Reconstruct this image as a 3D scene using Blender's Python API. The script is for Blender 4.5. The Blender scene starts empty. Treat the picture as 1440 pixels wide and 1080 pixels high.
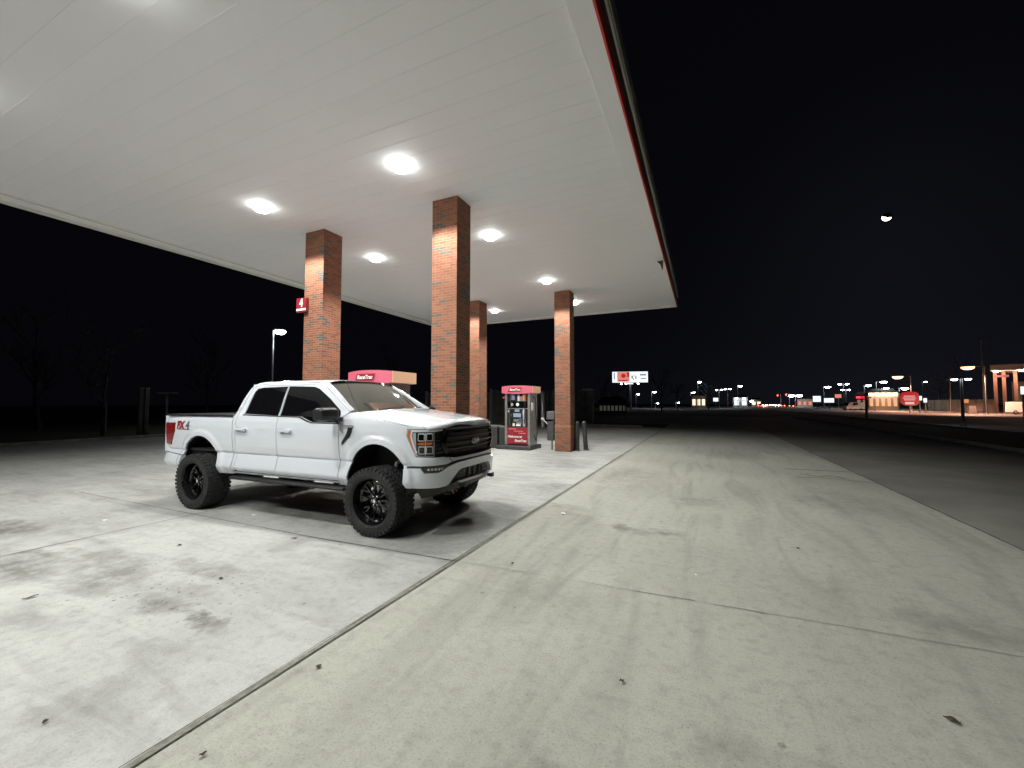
import bpy, bmesh, math, random
from mathutils import Vector, Matrix
random.seed(7)
scene = bpy.context.scene
COL = scene.collection
R = math.radians

# ---------------------------------------------------------------- camera model
F_PX, CAM_H = 583.0, 1.72
PITCH = math.atan(27 / F_PX)
YAW = math.atan((989 - 720) / F_PX * math.cos(PITCH))
FW = Vector((-math.sin(YAW) * math.cos(PITCH), math.cos(YAW) * math.cos(PITCH), math.sin(PITCH)))
RT = Vector((math.cos(YAW), math.sin(YAW), 0))
UP = RT.cross(FW)
EYE = Vector((0, 0, CAM_H))

def ground_at(px, dist):
    """world x,y on the bearing of image column px at a horizontal distance"""
    d = FW * 1.0 + RT * ((px - 720) / F_PX)
    d = Vector((d.x, d.y)).normalized()
    return d.x * dist, d.y * dist

def height_at(px, py, dist):
    d = FW + RT * ((px - 720) / F_PX) + UP * ((540 - py) / F_PX)
    return CAM_H + d.z / math.hypot(d.x, d.y) * dist

# ---------------------------------------------------------------- materials
class NT:
    def __init__(s, name):
        s.m = bpy.data.materials.new(name); s.m.use_nodes = True
        s.t = s.m.node_tree; s.b = s.t.nodes['Principled BSDF']; s.out = s.t.nodes['Material Output']
    def n(s, typ, **kw):
        nd = s.t.nodes.new(typ)
        for k, v in kw.items():
            if k == 'ins':
                for i, val in v.items(): s.set(nd, i, val)
            else: setattr(nd, k, v)
        return nd
    def set(s, nd, i, val):
        if hasattr(val, 'is_output') or isinstance(val, bpy.types.NodeSocket): s.t.links.new(val, nd.inputs[i])
        else: nd.inputs[i].default_value = val
    def math(s, op, a, b=0.0, c=None, clamp=False):
        nd = s.n('ShaderNodeMath', operation=op, use_clamp=clamp)
        s.set(nd, 0, a); s.set(nd, 1, b)
        if c is not None: s.set(nd, 2, c)
        return nd.outputs[0]
    def mix(s, f, a, b):
        nd = s.n('ShaderNodeMix', data_type='RGBA')
        s.set(nd, 0, f)
        for i, v in ((6, a), (7, b)):
            s.set(nd, i, v if not isinstance(v, tuple) else (v + (1,) if len(v) == 3 else v))
        return nd.outputs[2]
    def noise(s, scale, vec=None, detail=4, rough=.55, dist=0):
        nd = s.n('ShaderNodeTexNoise'); nd.inputs['Scale'].default_value = scale
        nd.inputs['Detail'].default_value = detail; nd.inputs['Roughness'].default_value = rough
        nd.inputs['Distortion'].default_value = dist
        if vec is not None: s.t.links.new(vec, nd.inputs['Vector'])
        return nd.outputs['Fac']
    def ramp(s, fac, stops):
        nd = s.n('ShaderNodeValToRGB'); s.t.links.new(fac, nd.inputs[0])
        e = nd.color_ramp.elements
        while len(e) < len(stops): e.new(.5)
        for el, (p, c) in zip(e, stops):
            el.position = p; el.color = (c, c, c, 1) if not isinstance(c, tuple) else c + (1,)
        return nd.outputs[0]
    def bump(s, h, strength=.3, dist=.01):
        nd = s.n('ShaderNodeBump'); nd.inputs['Strength'].default_value = strength; nd.inputs['Distance'].default_value = dist
        s.t.links.new(h, nd.inputs['Height']); s.t.links.new(nd.outputs[0], s.b.inputs['Normal'])
    def objco(s): return s.n('ShaderNodeTexCoord').outputs['Object']
    def pos(s): return s.n('ShaderNodeNewGeometry').outputs['Position']

def mat(name, col, rough=.5, metal=0, coat=0, var=.0, vscale=8, emis=None, estr=0, bump=0, bscale=60, spec=None, trans=0):
    k = NT(name); b = k.b
    b.inputs['Roughness'].default_value = rough; b.inputs['Metallic'].default_value = metal
    b.inputs['Coat Weight'].default_value = coat; b.inputs['Coat Roughness'].default_value = .04
    if spec is not None: b.inputs['Specular IOR Level'].default_value = spec
    if trans: b.inputs['Transmission Weight'].default_value = trans
    c = tuple(col) + (1,)
    b.inputs['Base Color'].default_value = c
    if var:
        f = k.noise(vscale, k.objco(), 5)
        lo = tuple(x * (1 - var) for x in col); hi = tuple(min(1, x * (1 + var)) for x in col)
        k.set(b, 'Base Color', k.mix(k.ramp(f, [(.3, 0.), (.7, 1.)]), lo, hi))
        r = k.ramp(f, [(.3, min(1, rough * 1.15)), (.7, rough * .85)]); k.set(b, 'Roughness', r)
    if bump: k.bump(k.noise(bscale, k.objco(), 4), bump, .004)
    if emis:
        b.inputs['Emission Color'].default_value = tuple(emis) + (1,); b.inputs['Emission Strength'].default_value = estr
    return k.m

def glow(name, col, s):
    return mat(name, (.02, .02, .02), .5, emis=col, estr=s)

def concrete(name, base, dark, stains, right=False):
    k = NT(name); P = k.pos(); b = k.b
    n1 = k.noise(.35, P, 6, .6, .6); n2 = k.noise(2.2, P, 6, .62, .3); n3 = k.noise(19, P, 7, .78); n4 = k.noise(9, P, 5, .65)
    f = k.math('ADD', k.math('MULTIPLY', n1, .5), k.math('MULTIPLY', n2, .5))
    c = k.mix(k.ramp(f, [(.40, 1.), (.56, 0.)]), base, dark)
    grain = k.ramp(n3, [(.32, .0), (.5, .5), (.68, 1.)])
    c = k.mix(.52 if right else .24, c, k.mix(grain, tuple(x * .35 for x in base), tuple(min(1, x * 1.35) for x in base)))
    n5 = k.noise(70, P, 4, .75)
    c = k.mix(.72 if right else .5, c, k.mix(k.ramp(n5, [(.30, 0.), (.46, .8), (.60, .85), (.72, 1.)]), tuple(x * .45 for x in base), tuple(min(1, x * 1.25) for x in base)))
    c = k.mix(k.math('MULTIPLY', k.ramp(n4, [(.5, 0.), (.72, 1.)]), .28), c, tuple(x * .55 for x in dark))
    # long streaky tyre wear along the drive direction
    mp = k.n('ShaderNodeMapping'); k.t.links.new(P, mp.inputs[0]); mp.inputs['Scale'].default_value = (.5, 2.2, 1) if not right else (2.2, .3, 1)
    st = k.ramp(k.noise(1.1, mp.outputs[0], 5, .6, 1.2), [(.48, 0.), (.72, 1.)])
    c = k.mix(k.math('MULTIPLY', st, .33), c, tuple(x * .6 for x in dark))
    sx = k.n('ShaderNodeSeparateXYZ'); k.t.links.new(P, sx.inputs[0])
    w = k.n('ShaderNodeTexNoise'); w.inputs['Scale'].default_value = 1.6; w.inputs['Detail'].default_value = 6; w.inputs['Roughness'].default_value = .65
    k.t.links.new(P, w.inputs['Vector'])
    ws = k.n('ShaderNodeSeparateColor'); k.t.links.new(w.outputs['Color'], ws.inputs[0])
    X = k.math('ADD', sx.outputs[0], k.math('MULTIPLY', k.math('SUBTRACT', ws.outputs[0], .5), 1.3))
    Y = k.math('ADD', sx.outputs[1], k.math('MULTIPLY', k.math('SUBTRACT', ws.outputs[1], .5), 1.0))
    tot = None
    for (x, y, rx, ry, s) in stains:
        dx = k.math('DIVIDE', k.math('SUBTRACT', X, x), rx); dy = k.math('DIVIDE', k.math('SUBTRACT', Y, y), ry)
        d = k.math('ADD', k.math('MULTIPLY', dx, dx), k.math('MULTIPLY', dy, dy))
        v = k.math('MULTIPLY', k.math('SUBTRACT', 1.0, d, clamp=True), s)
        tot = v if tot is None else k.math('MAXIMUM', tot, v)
    if tot is not None:
        if not right:   # fine oil drips
            for sc_, th in ((9.0, .16), (17.0, .20)):
                vo = k.n('ShaderNodeTexVoronoi'); vo.inputs['Scale'].default_value = sc_; k.t.links.new(w.outputs['Color'], vo.inputs[0]) if False else k.t.links.new(P, vo.inputs[0])
                sp_ = k.n('ShaderNodeSeparateColor'); k.t.links.new(vo.outputs['Color'], sp_.inputs[0])
                on = k.math('GREATER_THAN', sp_.outputs[0], .55)
                dot = k.math('MULTIPLY', k.math('LESS_THAN', k.math('MULTIPLY_ADD', n4, -.12, vo.outputs['Distance']), th - .07), on)
                dx = k.math('DIVIDE', k.math('SUBTRACT', X, -4.6), 1.5); dy = k.math('DIVIDE', k.math('SUBTRACT', Y, 2.25), .75)
                reg = k.math('SUBTRACT', 1.0, k.math('ADD', k.math('MULTIPLY', dx, dx), k.math('MULTIPLY', dy, dy)), clamp=True)
                tot = k.math('MAXIMUM', tot, k.math('MULTIPLY', k.math('MULTIPLY', dot, reg), .95))
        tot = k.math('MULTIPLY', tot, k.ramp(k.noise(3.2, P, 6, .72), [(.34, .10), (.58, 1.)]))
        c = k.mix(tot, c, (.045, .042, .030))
    vg = k.n('ShaderNodeTexVoronoi'); vg.inputs['Scale'].default_value = 2.3; k.t.links.new(P, vg.inputs[0])     # trodden gum and oil spots
    sg_ = k.n('ShaderNodeSeparateColor'); k.t.links.new(vg.outputs['Color'], sg_.inputs[0])
    rad = k.math('MULTIPLY_ADD', sg_.outputs[1], .055, .012)
    gum = k.math('MULTIPLY', k.math('LESS_THAN', k.math('MULTIPLY_ADD', n4, .03, vg.outputs['Distance']), k.math('ADD', rad, .012)), k.math('GREATER_THAN', sg_.outputs[0], .45))
    c = k.mix(k.math('MULTIPLY', gum, .45), c, (.09, .085, .07))
    k.set(b, 'Base Color', c)
    k.set(b, 'Roughness', k.ramp(n2, [(.3, .72), (.7, .9)]))
    h = k.math('ADD', k.math('MULTIPLY', n3, .6), n4)
    k.bump(h, .35, .006)
    return k.m

def brick_mat():
    k = NT('brick'); b = k.b
    uv = k.n('ShaderNodeTexCoord').outputs['UV']; sp = k.n('ShaderNodeSeparateXYZ'); k.t.links.new(uv, sp.inputs[0])
    u, v = sp.outputs[0], sp.outputs[1]
    bw, bh, mo = .168, .0535, .009
    row = k.math('FLOOR', k.math('DIVIDE', v, bh))
    par = k.math('MULTIPLY', k.math('MODULO', k.math('ADD', row, 1000.0), 2.0), .5)
    uu = k.math('ADD', k.math('DIVIDE', u, bw), par)
    colm = k.math('FLOOR', uu)
    fu = k.math('SUBTRACT', uu, colm); fv = k.math('SUBTRACT', k.math('DIVIDE', v, bh), row)
    eu = k.math('MULTIPLY', k.math('MINIMUM', fu, k.math('SUBTRACT', 1.0, fu)), bw)
    ev = k.math('MULTIPLY', k.math('MINIMUM', fv, k.math('SUBTRACT', 1.0, fv)), bh)
    e = k.math('MINIMUM', eu, ev)
    mask = k.ramp(k.math('MULTIPLY', e, 50.0), [(.14, 0.), (.26, 1.)])
    cv = k.n('ShaderNodeCombineXYZ'); k.t.links.new(colm, cv.inputs[0]); k.t.links.new(row, cv.inputs[1])
    wn = k.n('ShaderNodeTexWhiteNoise', noise_dimensions='2D'); k.t.links.new(cv.outputs[0], wn.inputs['Vector'])
    val = wn.outputs['Value']
    c = k.ramp(val, [(0., (.19, .060, .031)), (.35, (.25, .085, .045)), (.7, (.31, .115, .060)), (1., (.22, .070, .036))])
    cl = k.noise(1.7, cv.outputs[0], 2)
    mp = k.n('ShaderNodeMapping'); k.t.links.new(cv.outputs[0], mp.inputs[0]); mp.inputs['Scale'].default_value = (.35, .12, 1)
    cl = k.noise(1.0, mp.outputs[0], 3)
    sepc = k.n('ShaderNodeSeparateColor'); k.t.links.new(wn.outputs['Color'], sepc.inputs[0])
    thr = k.math('MULTIPLY', k.ramp(cl, [(.48, 0.0), (.68, .50)]), 1.0)
    darkm = k.math('LESS_THAN', sepc.outputs[1], thr)
    c = k.mix(darkm, c, (.075, .088, .080))
    gn = k.noise(70, k.pos(), 4, .7)
    c = k.mix(k.math('MULTIPLY', gn, .25), c, (.16, .07, .045))
    mort = k.mix(k.noise(30, k.pos()), (.22, .14, .09), (.36, .26, .18))
    c = k.mix(mask, mort, c)
    k.set(b, 'Base Color', c); b.inputs['Roughness'].default_value = .85
    k.bump(k.math('ADD', mask, k.math('MULTIPLY', gn, .25)), .8, .006)
    return k.m

M = {}
M['brick'] = brick_mat()
M['brick_ledge'] = mat('brick_ledge', (.36, .16, .10), .85, var=.25, vscale=30, bump=.4)
M['brick_top'] = mat('column_cap', (.10, .095, .09), .8)
M['soffit'] = None
M['paint'] = mat('white_paint', (.62, .645, .69), .25, coat=1.0)
M['black'] = mat('black_plastic', (.012, .012, .013), .45, var=.2, vscale=20)
M['blackgloss'] = mat('black_gloss', (.006, .006, .007), .12, coat=.6)
M['rubber'] = mat('tyre_rubber', (.020, .020, .021), .78, var=.3, vscale=25, bump=.3)
M['glass_tint'] = mat('tinted_glass', (.004, .004, .005), .03, coat=.3)
M['glass_ws'] = mat('windscreen_glass', (.055, .055, .045), .02, coat=1.0, spec=.9)
M['chrome'] = mat('chrome', (.75, .76, .78), .12, metal=1)
M['silver'] = mat('silver_trim', (.42, .42, .43), .3, metal=.8)
M['greyplastic'] = mat('grey_plastic', (.10, .10, .10), .5)
M['amber'] = mat('amber_lens', (.55, .13, .03), .25, coat=.5)
M['red_lens'] = mat('red_lens', (.20, .010, .010), .2, coat=.8)
M['lampglass'] = mat('lamp_glass', (.45, .46, .48), .15, coat=.8)
M['drl'] = mat('light_tube', (.72, .74, .76), .25, coat=.6)
M['badge'] = mat('badge_silver', (.72, .73, .75), .3, metal=.65, coat=.3)
M['steel'] = mat('brushed_steel', (.40, .39, .37), .38, metal=.85, var=.2, vscale=6)
M['darksteel'] = mat('dark_steel', (.065, .065, .064), .5, metal=.4, var=.3, vscale=9)
M['chassis'] = mat('chassis_metal', (.02, .02, .022), .6, metal=.2)
M['spring'] = mat('coil_paint', (.55, .56, .58), .35, metal=.4)
M['signred'] = mat('sign_red', (.26, .012, .02), .45)
M['toppink'] = mat('topper_red', (.62, .13, .19), .35, coat=.4)
M['white'] = mat('white_sign', (.8, .8, .78), .5)
M['pinkish'] = mat('pink_print', (.75, .22, .28), .5)
M['orange_print'] = mat('orange_print', (.8, .28, .08), .5)
M['creamtop'] = mat('topper_side_cream', (.70, .42, .26), .5)
M['blueprint'] = mat('blue_grey_print', (.25, .30, .42), .5)
M['screen'] = glow('pump_screen', (.55, .70, .9), .55)
M['pole'] = mat('pole_metal', (.22, .22, .21), .5, metal=.4)
M['bark'] = mat('bark', (.035, .032, .03), .9, var=.3, vscale=12, bump=.6)
M['kerb'] = mat('kerb_concrete', (.30, .30, .28), .85, var=.25, vscale=3, bump=.3)
M['fenceboard'] = mat('fence_panel', (.10, .10, .10), .7, var=.25, vscale=2)
M['leafbrown'] = mat('dry_leaf', (.045, .032, .018), .8)
M['paper'] = mat('paper', (.75, .75, .72), .8)
M['fasciared'] = mat('fascia_red', (.55, .035, .025), .5)
M['fasciagrey'] = mat('fascia_grey', (.20, .20, .195), .5, var=.15)
M['fasciadark'] = mat('fascia_dark', (.05, .035, .03), .6)
M['fascialight'] = mat('fascia_cream', (.62, .62, .56), .5)
M['shop'] = mat('shop_wall', (.35, .28, .22), .8, var=.2, vscale=1)
M['shopdark'] = mat('shop_dark', (.06, .055, .05), .8)
M['carwhite'] = mat('car_white', (.7, .7, .7), .3, coat=.7)
M['foliage'] = mat('foliage', (.05, .055, .03), .8, var=.4, vscale=6)

def soffit_mat():
    k = NT('soffit_panels'); b = k.b; P = k.pos()
    n = k.noise(.5, P, 4); n2 = k.noise(.16, P, 3)
    c = k.mix(n, (.80, .80, .79), (.86, .86, .86))
    c = k.mix(k.math('MULTIPLY', n2, .3), c, (.76, .75, .76))
    k.set(b, 'Base Color', c); b.inputs['Roughness'].default_value = .6
    b.inputs['Specular IOR Level'].default_value = .25
    k.bump(k.noise(1.2, P, 2), .08, .03)
    return k.m
M['soffit'] = soffit_mat()
M['seam'] = mat('soffit_seam', (.77, .77, .765), .7)

# ---------------------------------------------------------------- mesh helpers
def finish(me, smooth=None):
    if smooth is not None:
        me.polygons.foreach_set('use_smooth', [True] * len(me.polygons))
        me.set_sharp_from_angle(angle=R(smooth))
    me.update(); return me

class MB:
    def __init__(s): s.v = []; s.f = []; s.mi = []; s.uv = {}
    def add(s, vs, fs, m=0):
        o = len(s.v); s.v += [tuple(v) for v in vs]
        for f in fs: s.f.append(tuple(i + o for i in f)); s.mi.append(m)
        return s
    def box(s, x0, x1, y0, y1, z0, z1, m=0, X=None):
        vs = [Vector((x, y, z)) for z in (z0, z1) for y in (y0, y1) for x in (x0, x1)]
        if X: vs = [X @ v for v in vs]
        return s.add(vs, [(0, 2, 3, 1), (4, 5, 7, 6), (0, 1, 5, 4), (2, 6, 7, 3), (0, 4, 6, 2), (1, 3, 7, 5)], m)
    def tube(s, pts, r, n=8, m=0, caps=True):
        pts = [Vector(p) for p in pts]; rs = r if isinstance(r, (list, tuple)) else [r] * len(pts)
        o = len(s.v); N = len(pts)
        for i, p in enumerate(pts):
            d = (pts[min(i + 1, N - 1)] - pts[max(i - 1, 0)]).normalized()
            a = d.orthogonal().normalized() if i == 0 else (a - d * a.dot(d)).normalized()
            b = d.cross(a)
            for k in range(n):
                t = 2 * math.pi * k / n; s.v.append(tuple(p + (a * math.cos(t) + b * math.sin(t)) * rs[i]))
        for i in range(N - 1):
            for k in range(n):
                k2 = (k + 1) % n; s.f.append((o + i * n + k, o + i * n + k2, o + (i + 1) * n + k2, o + (i + 1) * n + k)); s.mi.append(m)
        if caps:
            s.f.append(tuple(o + k for k in range(n))[::-1]); s.mi.append(m)
            s.f.append(tuple(o + (N - 1) * n + k for k in range(n))); s.mi.append(m)
        return s
    def lathe(s, prof, n=32, m=0, axis='Y', c=(0, 0, 0), a0=0, a1=None):
        """prof: (radius, axial)"""
        o = len(s.v); full = a1 is None; a1 = 2 * math.pi if full else a1; K = n if full else n + 1
        for k in range(K):
            t = a0 + (a1 - a0) * k / n; ct, st = math.cos(t), math.sin(t)
            for r, h in prof:
                p = {'Y': (r * ct, h, r * st), 'Z': (r * ct, r * st, h), 'X': (h, r * ct, r * st)}[axis]
                s.v.append((p[0] + c[0], p[1] + c[1], p[2] + c[2]))
        L = len(prof)
        for k in range(n):
            k2 = (k + 1) % K
            for j in range(L - 1): s.f.append((o + k * L + j, o + k * L + j + 1, o + k2 * L + j + 1, o + k2 * L + j)); s.mi.append(m)
        return s
    def prism(s, poly, fn, a, b, m=0):
        """poly of (u,v); fn(u,v,w)->xyz; extruded w from a to b"""
        n = len(poly)
        vs = [fn(u, v, a) for u, v in poly] + [fn(u, v, b) for u, v in poly]
        fs = [tuple(range(n))[::-1], tuple(range(n, 2 * n))] + [(i, (i + 1) % n, (i + 1) % n + n, i + n) for i in range(n)]
        return s.add(vs, fs, m)
    def grid(s, fn, nu, nv, m=0):
        o = len(s.v)
        for i in range(nu + 1):
            for j in range(nv + 1): s.v.append(tuple(fn(i / nu, j / nv)))
        for i in range(nu):
            for j in range(nv):
                a = o + i * (nv + 1) + j; s.f.append((a, a + 1, a + nv + 2, a + nv + 1)); s.mi.append(m)
        return s
    def mesh(s, name, mats, smooth=None, recalc=True):
        me = bpy.data.meshes.new(name); me.from_pydata(s.v, [], s.f)
        for m_ in (mats if isinstance(mats, (list, tuple)) else [mats]): me.materials.append(m_)
        me.polygons.foreach_set('material_index', s.mi)
        if recalc:
            bm = bmesh.new(); bm.from_mesh(me); bmesh.ops.recalc_face_normals(bm, faces=bm.faces); bm.to_mesh(me); bm.free()
        return finish(me, smooth)
    def build(s, name, mats, parent=None, smooth=None, bevel=0, recalc=True, loc=None):
        return link(name, s.mesh(name, mats, smooth, recalc), parent, bevel, loc)

def link(name, me, parent=None, bevel=0, loc=None):
    o = bpy.data.objects.new(name, me); COL.objects.link(o)
    if parent: o.parent = parent
    if loc: o.location = loc
    if bevel:
        b = o.modifiers.new('bevel', 'BEVEL'); b.width = bevel; b.segments = 2; b.limit_method = 'ANGLE'; b.angle_limit = R(40); b.harden_normals = False
    return o

def tag(o, label=None, cat=None, group=None, kind=None):
    if label: o['label'] = label
    if cat: o['category'] = cat
    if group: o['group'] = group
    if kind: o['kind'] = kind
    return o

def thing(name, loc, rz, label, cat, group=None):
    o = bpy.data.objects.new(name, None); COL.objects.link(o); o.location = loc; o.rotation_euler = (0, 0, rz)
    o.empty_display_size = .2
    return tag(o, label, cat, group)

def copy_tree(o, parent=None):
    c = o.copy(); COL.objects.link(c); c.parent = parent
    for ch in list(o.children): copy_tree(ch, c)
    return c

def text_mesh(txt, size, bold=False, shear=0.0, offset=0.0, align='CENTER', spacing=1.0):
    cu = bpy.data.curves.new('txt', 'FONT'); cu.body = txt; cu.size = size; cu.align_x = align; cu.align_y = 'CENTER'
    cu.shear = shear; cu.offset = offset; cu.extrude = 0.0; cu.space_character = spacing; cu.resolution_u = 3
    ob = bpy.data.objects.new('txt', cu); COL.objects.link(ob)
    bpy.context.view_layer.update()
    dg = bpy.context.evaluated_depsgraph_get()
    me = bpy.data.meshes.new_from_object(ob.evaluated_get(dg))
    vs = [v.co.copy() for v in me.vertices]; fs = [tuple(p.vertices) for p in me.polygons]
    bpy.data.objects.remove(ob); bpy.data.curves.remove(cu); bpy.data.meshes.remove(me)
    return vs, fs

def add_text(mb, txt, size, fn, m=0, **kw):
    vs, fs = text_mesh(txt, size, **kw)
    return mb.add([fn(v.x, v.y) for v in vs], fs, m)

def boolean(obj_mesh, cutter_mesh, op):
    a = bpy.data.objects.new('a', obj_mesh); b = bpy.data.objects.new('b', cutter_mesh)
    COL.objects.link(a); COL.objects.link(b)
    md = a.modifiers.new('m', 'BOOLEAN'); md.operation = op; md.object = b; md.solver = 'EXACT'
    bpy.context.view_layer.update()
    dg = bpy.context.evaluated_depsgraph_get()
    me = bpy.data.meshes.new_from_object(a.evaluated_get(dg))
    bpy.data.objects.remove(a); bpy.data.objects.remove(b)
    return me

# ================================================================ GROUND
def sheet(name, x0, x1, y0, y1, z, m, t=.0, kind='structure', label=None):
    nx = max(1, int((x1 - x0) / 20)); ny = max(1, int((y1 - y0) / 20))
    mb = MB().grid(lambda u, v: (x0 + (x1 - x0) * u, y0 + (y1 - y0) * v, z), nx, ny)
    return tag(mb.build(name, m, smooth=None), kind=kind, label=label)

gm = NT('grass_dark'); P = gm.pos()
gm.set(gm.b, 'Base Color', gm.mix(gm.ramp(gm.noise(1.5, P, 6, .7), [(.35, 0.), (.65, 1.)]), (.018, .022, .010), (.05, .045, .024)))
gm.b.inputs['Roughness'].default_value = .95; gm.bump(gm.noise(20, P, 5), .8, .03)
sheet('ground', -400, 600, -60, 900, -.012, gm.m)
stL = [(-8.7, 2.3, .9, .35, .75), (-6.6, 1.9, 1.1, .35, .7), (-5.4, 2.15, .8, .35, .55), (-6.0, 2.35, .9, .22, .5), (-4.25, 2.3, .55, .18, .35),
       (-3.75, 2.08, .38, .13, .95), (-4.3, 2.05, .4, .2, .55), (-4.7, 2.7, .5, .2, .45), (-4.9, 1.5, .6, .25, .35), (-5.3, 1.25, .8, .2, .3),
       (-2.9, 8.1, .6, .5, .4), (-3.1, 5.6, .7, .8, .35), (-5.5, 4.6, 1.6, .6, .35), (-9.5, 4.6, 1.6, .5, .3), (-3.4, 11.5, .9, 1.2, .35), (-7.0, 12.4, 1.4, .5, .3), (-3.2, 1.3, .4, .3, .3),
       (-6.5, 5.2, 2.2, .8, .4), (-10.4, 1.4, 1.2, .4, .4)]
stR = [(-.9, 5.8, .35, .2, .6), (-.4, 5.9, .3, .16, .55), (.85, 15.6, 1.2, 1.6, .35), (-2.1, 6.6, .5, .35, .4), (-.1, 8.0, .5, .5, .4), (-1.3, 3.6, .8, .5, .25), (.4, 2.2, .5, .3, .3),
       (.95, 2.4, .35, .2, .4), (-.6, 1.9, .3, .15, .3), (1.9, 4.4, .7, .3, .35), (-1.6, 10, 1.2, 1.8, .3), (2.2, 9.0, .8, 1.5, .25)]
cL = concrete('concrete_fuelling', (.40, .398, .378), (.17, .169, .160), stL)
cR = concrete('concrete_apron', (.345, .340, .296), (.17, .167, .142), stR, True)
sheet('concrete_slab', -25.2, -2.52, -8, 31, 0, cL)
sheet('concrete_apron', -2.52, 3.36, -8, 36, 0, cR)
asph = NT('asphalt'); P = asph.pos(); n_ = asph.noise(45, P, 4, .75); m_ = asph.noise(.5, P, 5, .6)
asph.set(asph.b, 'Base Color', asph.mix(asph.ramp(m_, [(.35, 0.), (.65, 1.)]), (.15, .146, .128), (.23, .225, .195)))
asph.b.inputs['Roughness'].default_value = .85; asph.bump(n_, .6, .008)
sheet('asphalt_lot', 3.36, 10.0, -8, 60, -.004, asph.m)
sheet('asphalt_drive', -25.2, 3.36, 36, 60, -.0045, asph.m)
road = NT('road'); P = road.pos()
road.set(road.b, 'Base Color', road.mix(road.noise(.4, P, 5), (.15, .148, .14), (.23, .225, .21)))
road.b.inputs['Roughness'].default_value = .75; road.bump(road.noise(30, P), .3, .01)
sheet('road', 16, 50, -60, 880, .02, road.m)
sheet('far_lot', 50.2, 140, 40, 420, .015, road.m)
sheet('far_left_lot', -60, 22, 118, 300, .012, road.m)
ln = MB()
for i in range(60):
    y = -20 + i * 12.0; ln.box(32.4, 32.55, y, y + 3.5, .024, .026)
ln.box(17, 17.15, -60, 600, .024, .026)
ln.box(48.6, 48.75, -60, 600, .024, .026)
tag(ln.build('road_marking', M['white']), kind='structure')
def kerb(x0, x1, y0, y1, h=.13): return tag(MB().box(x0, x1, y0, y1, -.02, h).build('kerb', M['kerb'], bevel=.02), kind='structure')
kerb(10.0, 10.16, -8, 60); kerb(15.8, 15.96, -60, 600); kerb(-25.4, -25.2, -8, 31.2); kerb(-25.2, -4, 31.0, 31.16)
kerb(50.0, 50.2, -60, 600)

# joints : sealed grooves lying in the slab
jm = mat('joint_sealant', (.19, .19, .155), .9, var=.3, vscale=20)
jd = mat('joint_dark', (.07, .07, .058), .9, var=.4, vscale=6)
jf = mat('joint_faint', (.21, .21, .175), .9, var=.4, vscale=6)
jl = mat('joint_edge_worn', (.44, .44, .36), .9, var=.3, vscale=20)
def joint(pts, w, m, z=.004, jit=.004):
    mb = MB(); L = []
    for (x0, y0), (x1, y1) in zip(pts, pts[1:]):
        n = max(2, int(math.hypot(x1 - x0, y1 - y0) / .25))
        for i in range(n + (1 if (x1, y1) == pts[-1] else 0)):
            t = i / n; L.append((x0 + (x1 - x0) * t, y0 + (y1 - y0) * t))
    vs = []
    for i, (x, y) in enumerate(L):
        a = L[max(i - 1, 0)]; b_ = L[min(i + 1, len(L) - 1)]; dx, dy = b_[0] - a[0], b_[1] - a[1]; l = math.hypot(dx, dy); nx, ny = -dy / l, dx / l
        ww = w * (1 + random.uniform(-.25, .25)) / 2; o = random.uniform(-jit, jit)
        vs += [(x + nx * (ww + o), y + ny * (ww + o), z), (x - nx * (ww - o), y - ny * (ww - o), z)]
    mb.add(vs, [(2 * i, 2 * i + 1, 2 * i + 3, 2 * i + 2) for i in range(len(L) - 1)])
    return tag(mb.build('expansion_joint', m), kind='structure')
joint([(-2.52, -2), (-2.49, 3), (-2.47, 31)], .052, jm, .004)
joint([(-2.498, -2), (-2.468, 3), (-2.448, 31)], .007, jd, .008, .002)
joint([(-2.546, -2), (-2.516, 3), (-2.496, 31)], .007, jd, .008, .003)
joint([(-11, 3.86), (-4.6, 3.84), (-2.48, 3.92)], .012, jd)
joint([(-2.46, 3.93), (-.6, 4.0)], .005, jf); joint([(-.6, 4.0), (-.1, 4.02)], .008, jd, .004, .008); joint([(.05, 4.02), (.45, 4.03)], .007, jd, .004, .008); joint([(.45, 4.03), (3.3, 4.12)], .006, jf)
joint([(-14, 8.55), (-2.5, 8.55)], .012, jd); joint([(-2.4, 8.5), (3.36, 8.55)], .008, jf)
joint([(-14, 13.1), (-2.5, 13.1)], .012, jd); joint([(-2.4, 13.1), (3.36, 13.15)], .010, jf)
joint([(-7.2, -2), (-7.15, 31)], .014, jd); joint([(-12.0, -2), (-12.0, 31)], .014, jd)
joint([(3.36, -6), (3.37, 36)], .03, jd, .005)
joint([(-.6, 13.4), (.5, 14.9), (.45, 18)], .006, jd)
joint([(1.9, 12.95), (3.35, 13.0)], .05, jd, .006, .02); joint([(1.9, 11.6), (2.6, 11.7), (3.36, 11.4)], .03, jd, .006, .02)
joint([(2.1, 12.2), (2.4, 11.9), (2.75, 12.15), (2.9, 11.8)], .04, jd, .006, .02); joint([(2.4, 12.1), (3.1, 12.3)], .03, jl, .009, .02)

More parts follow.
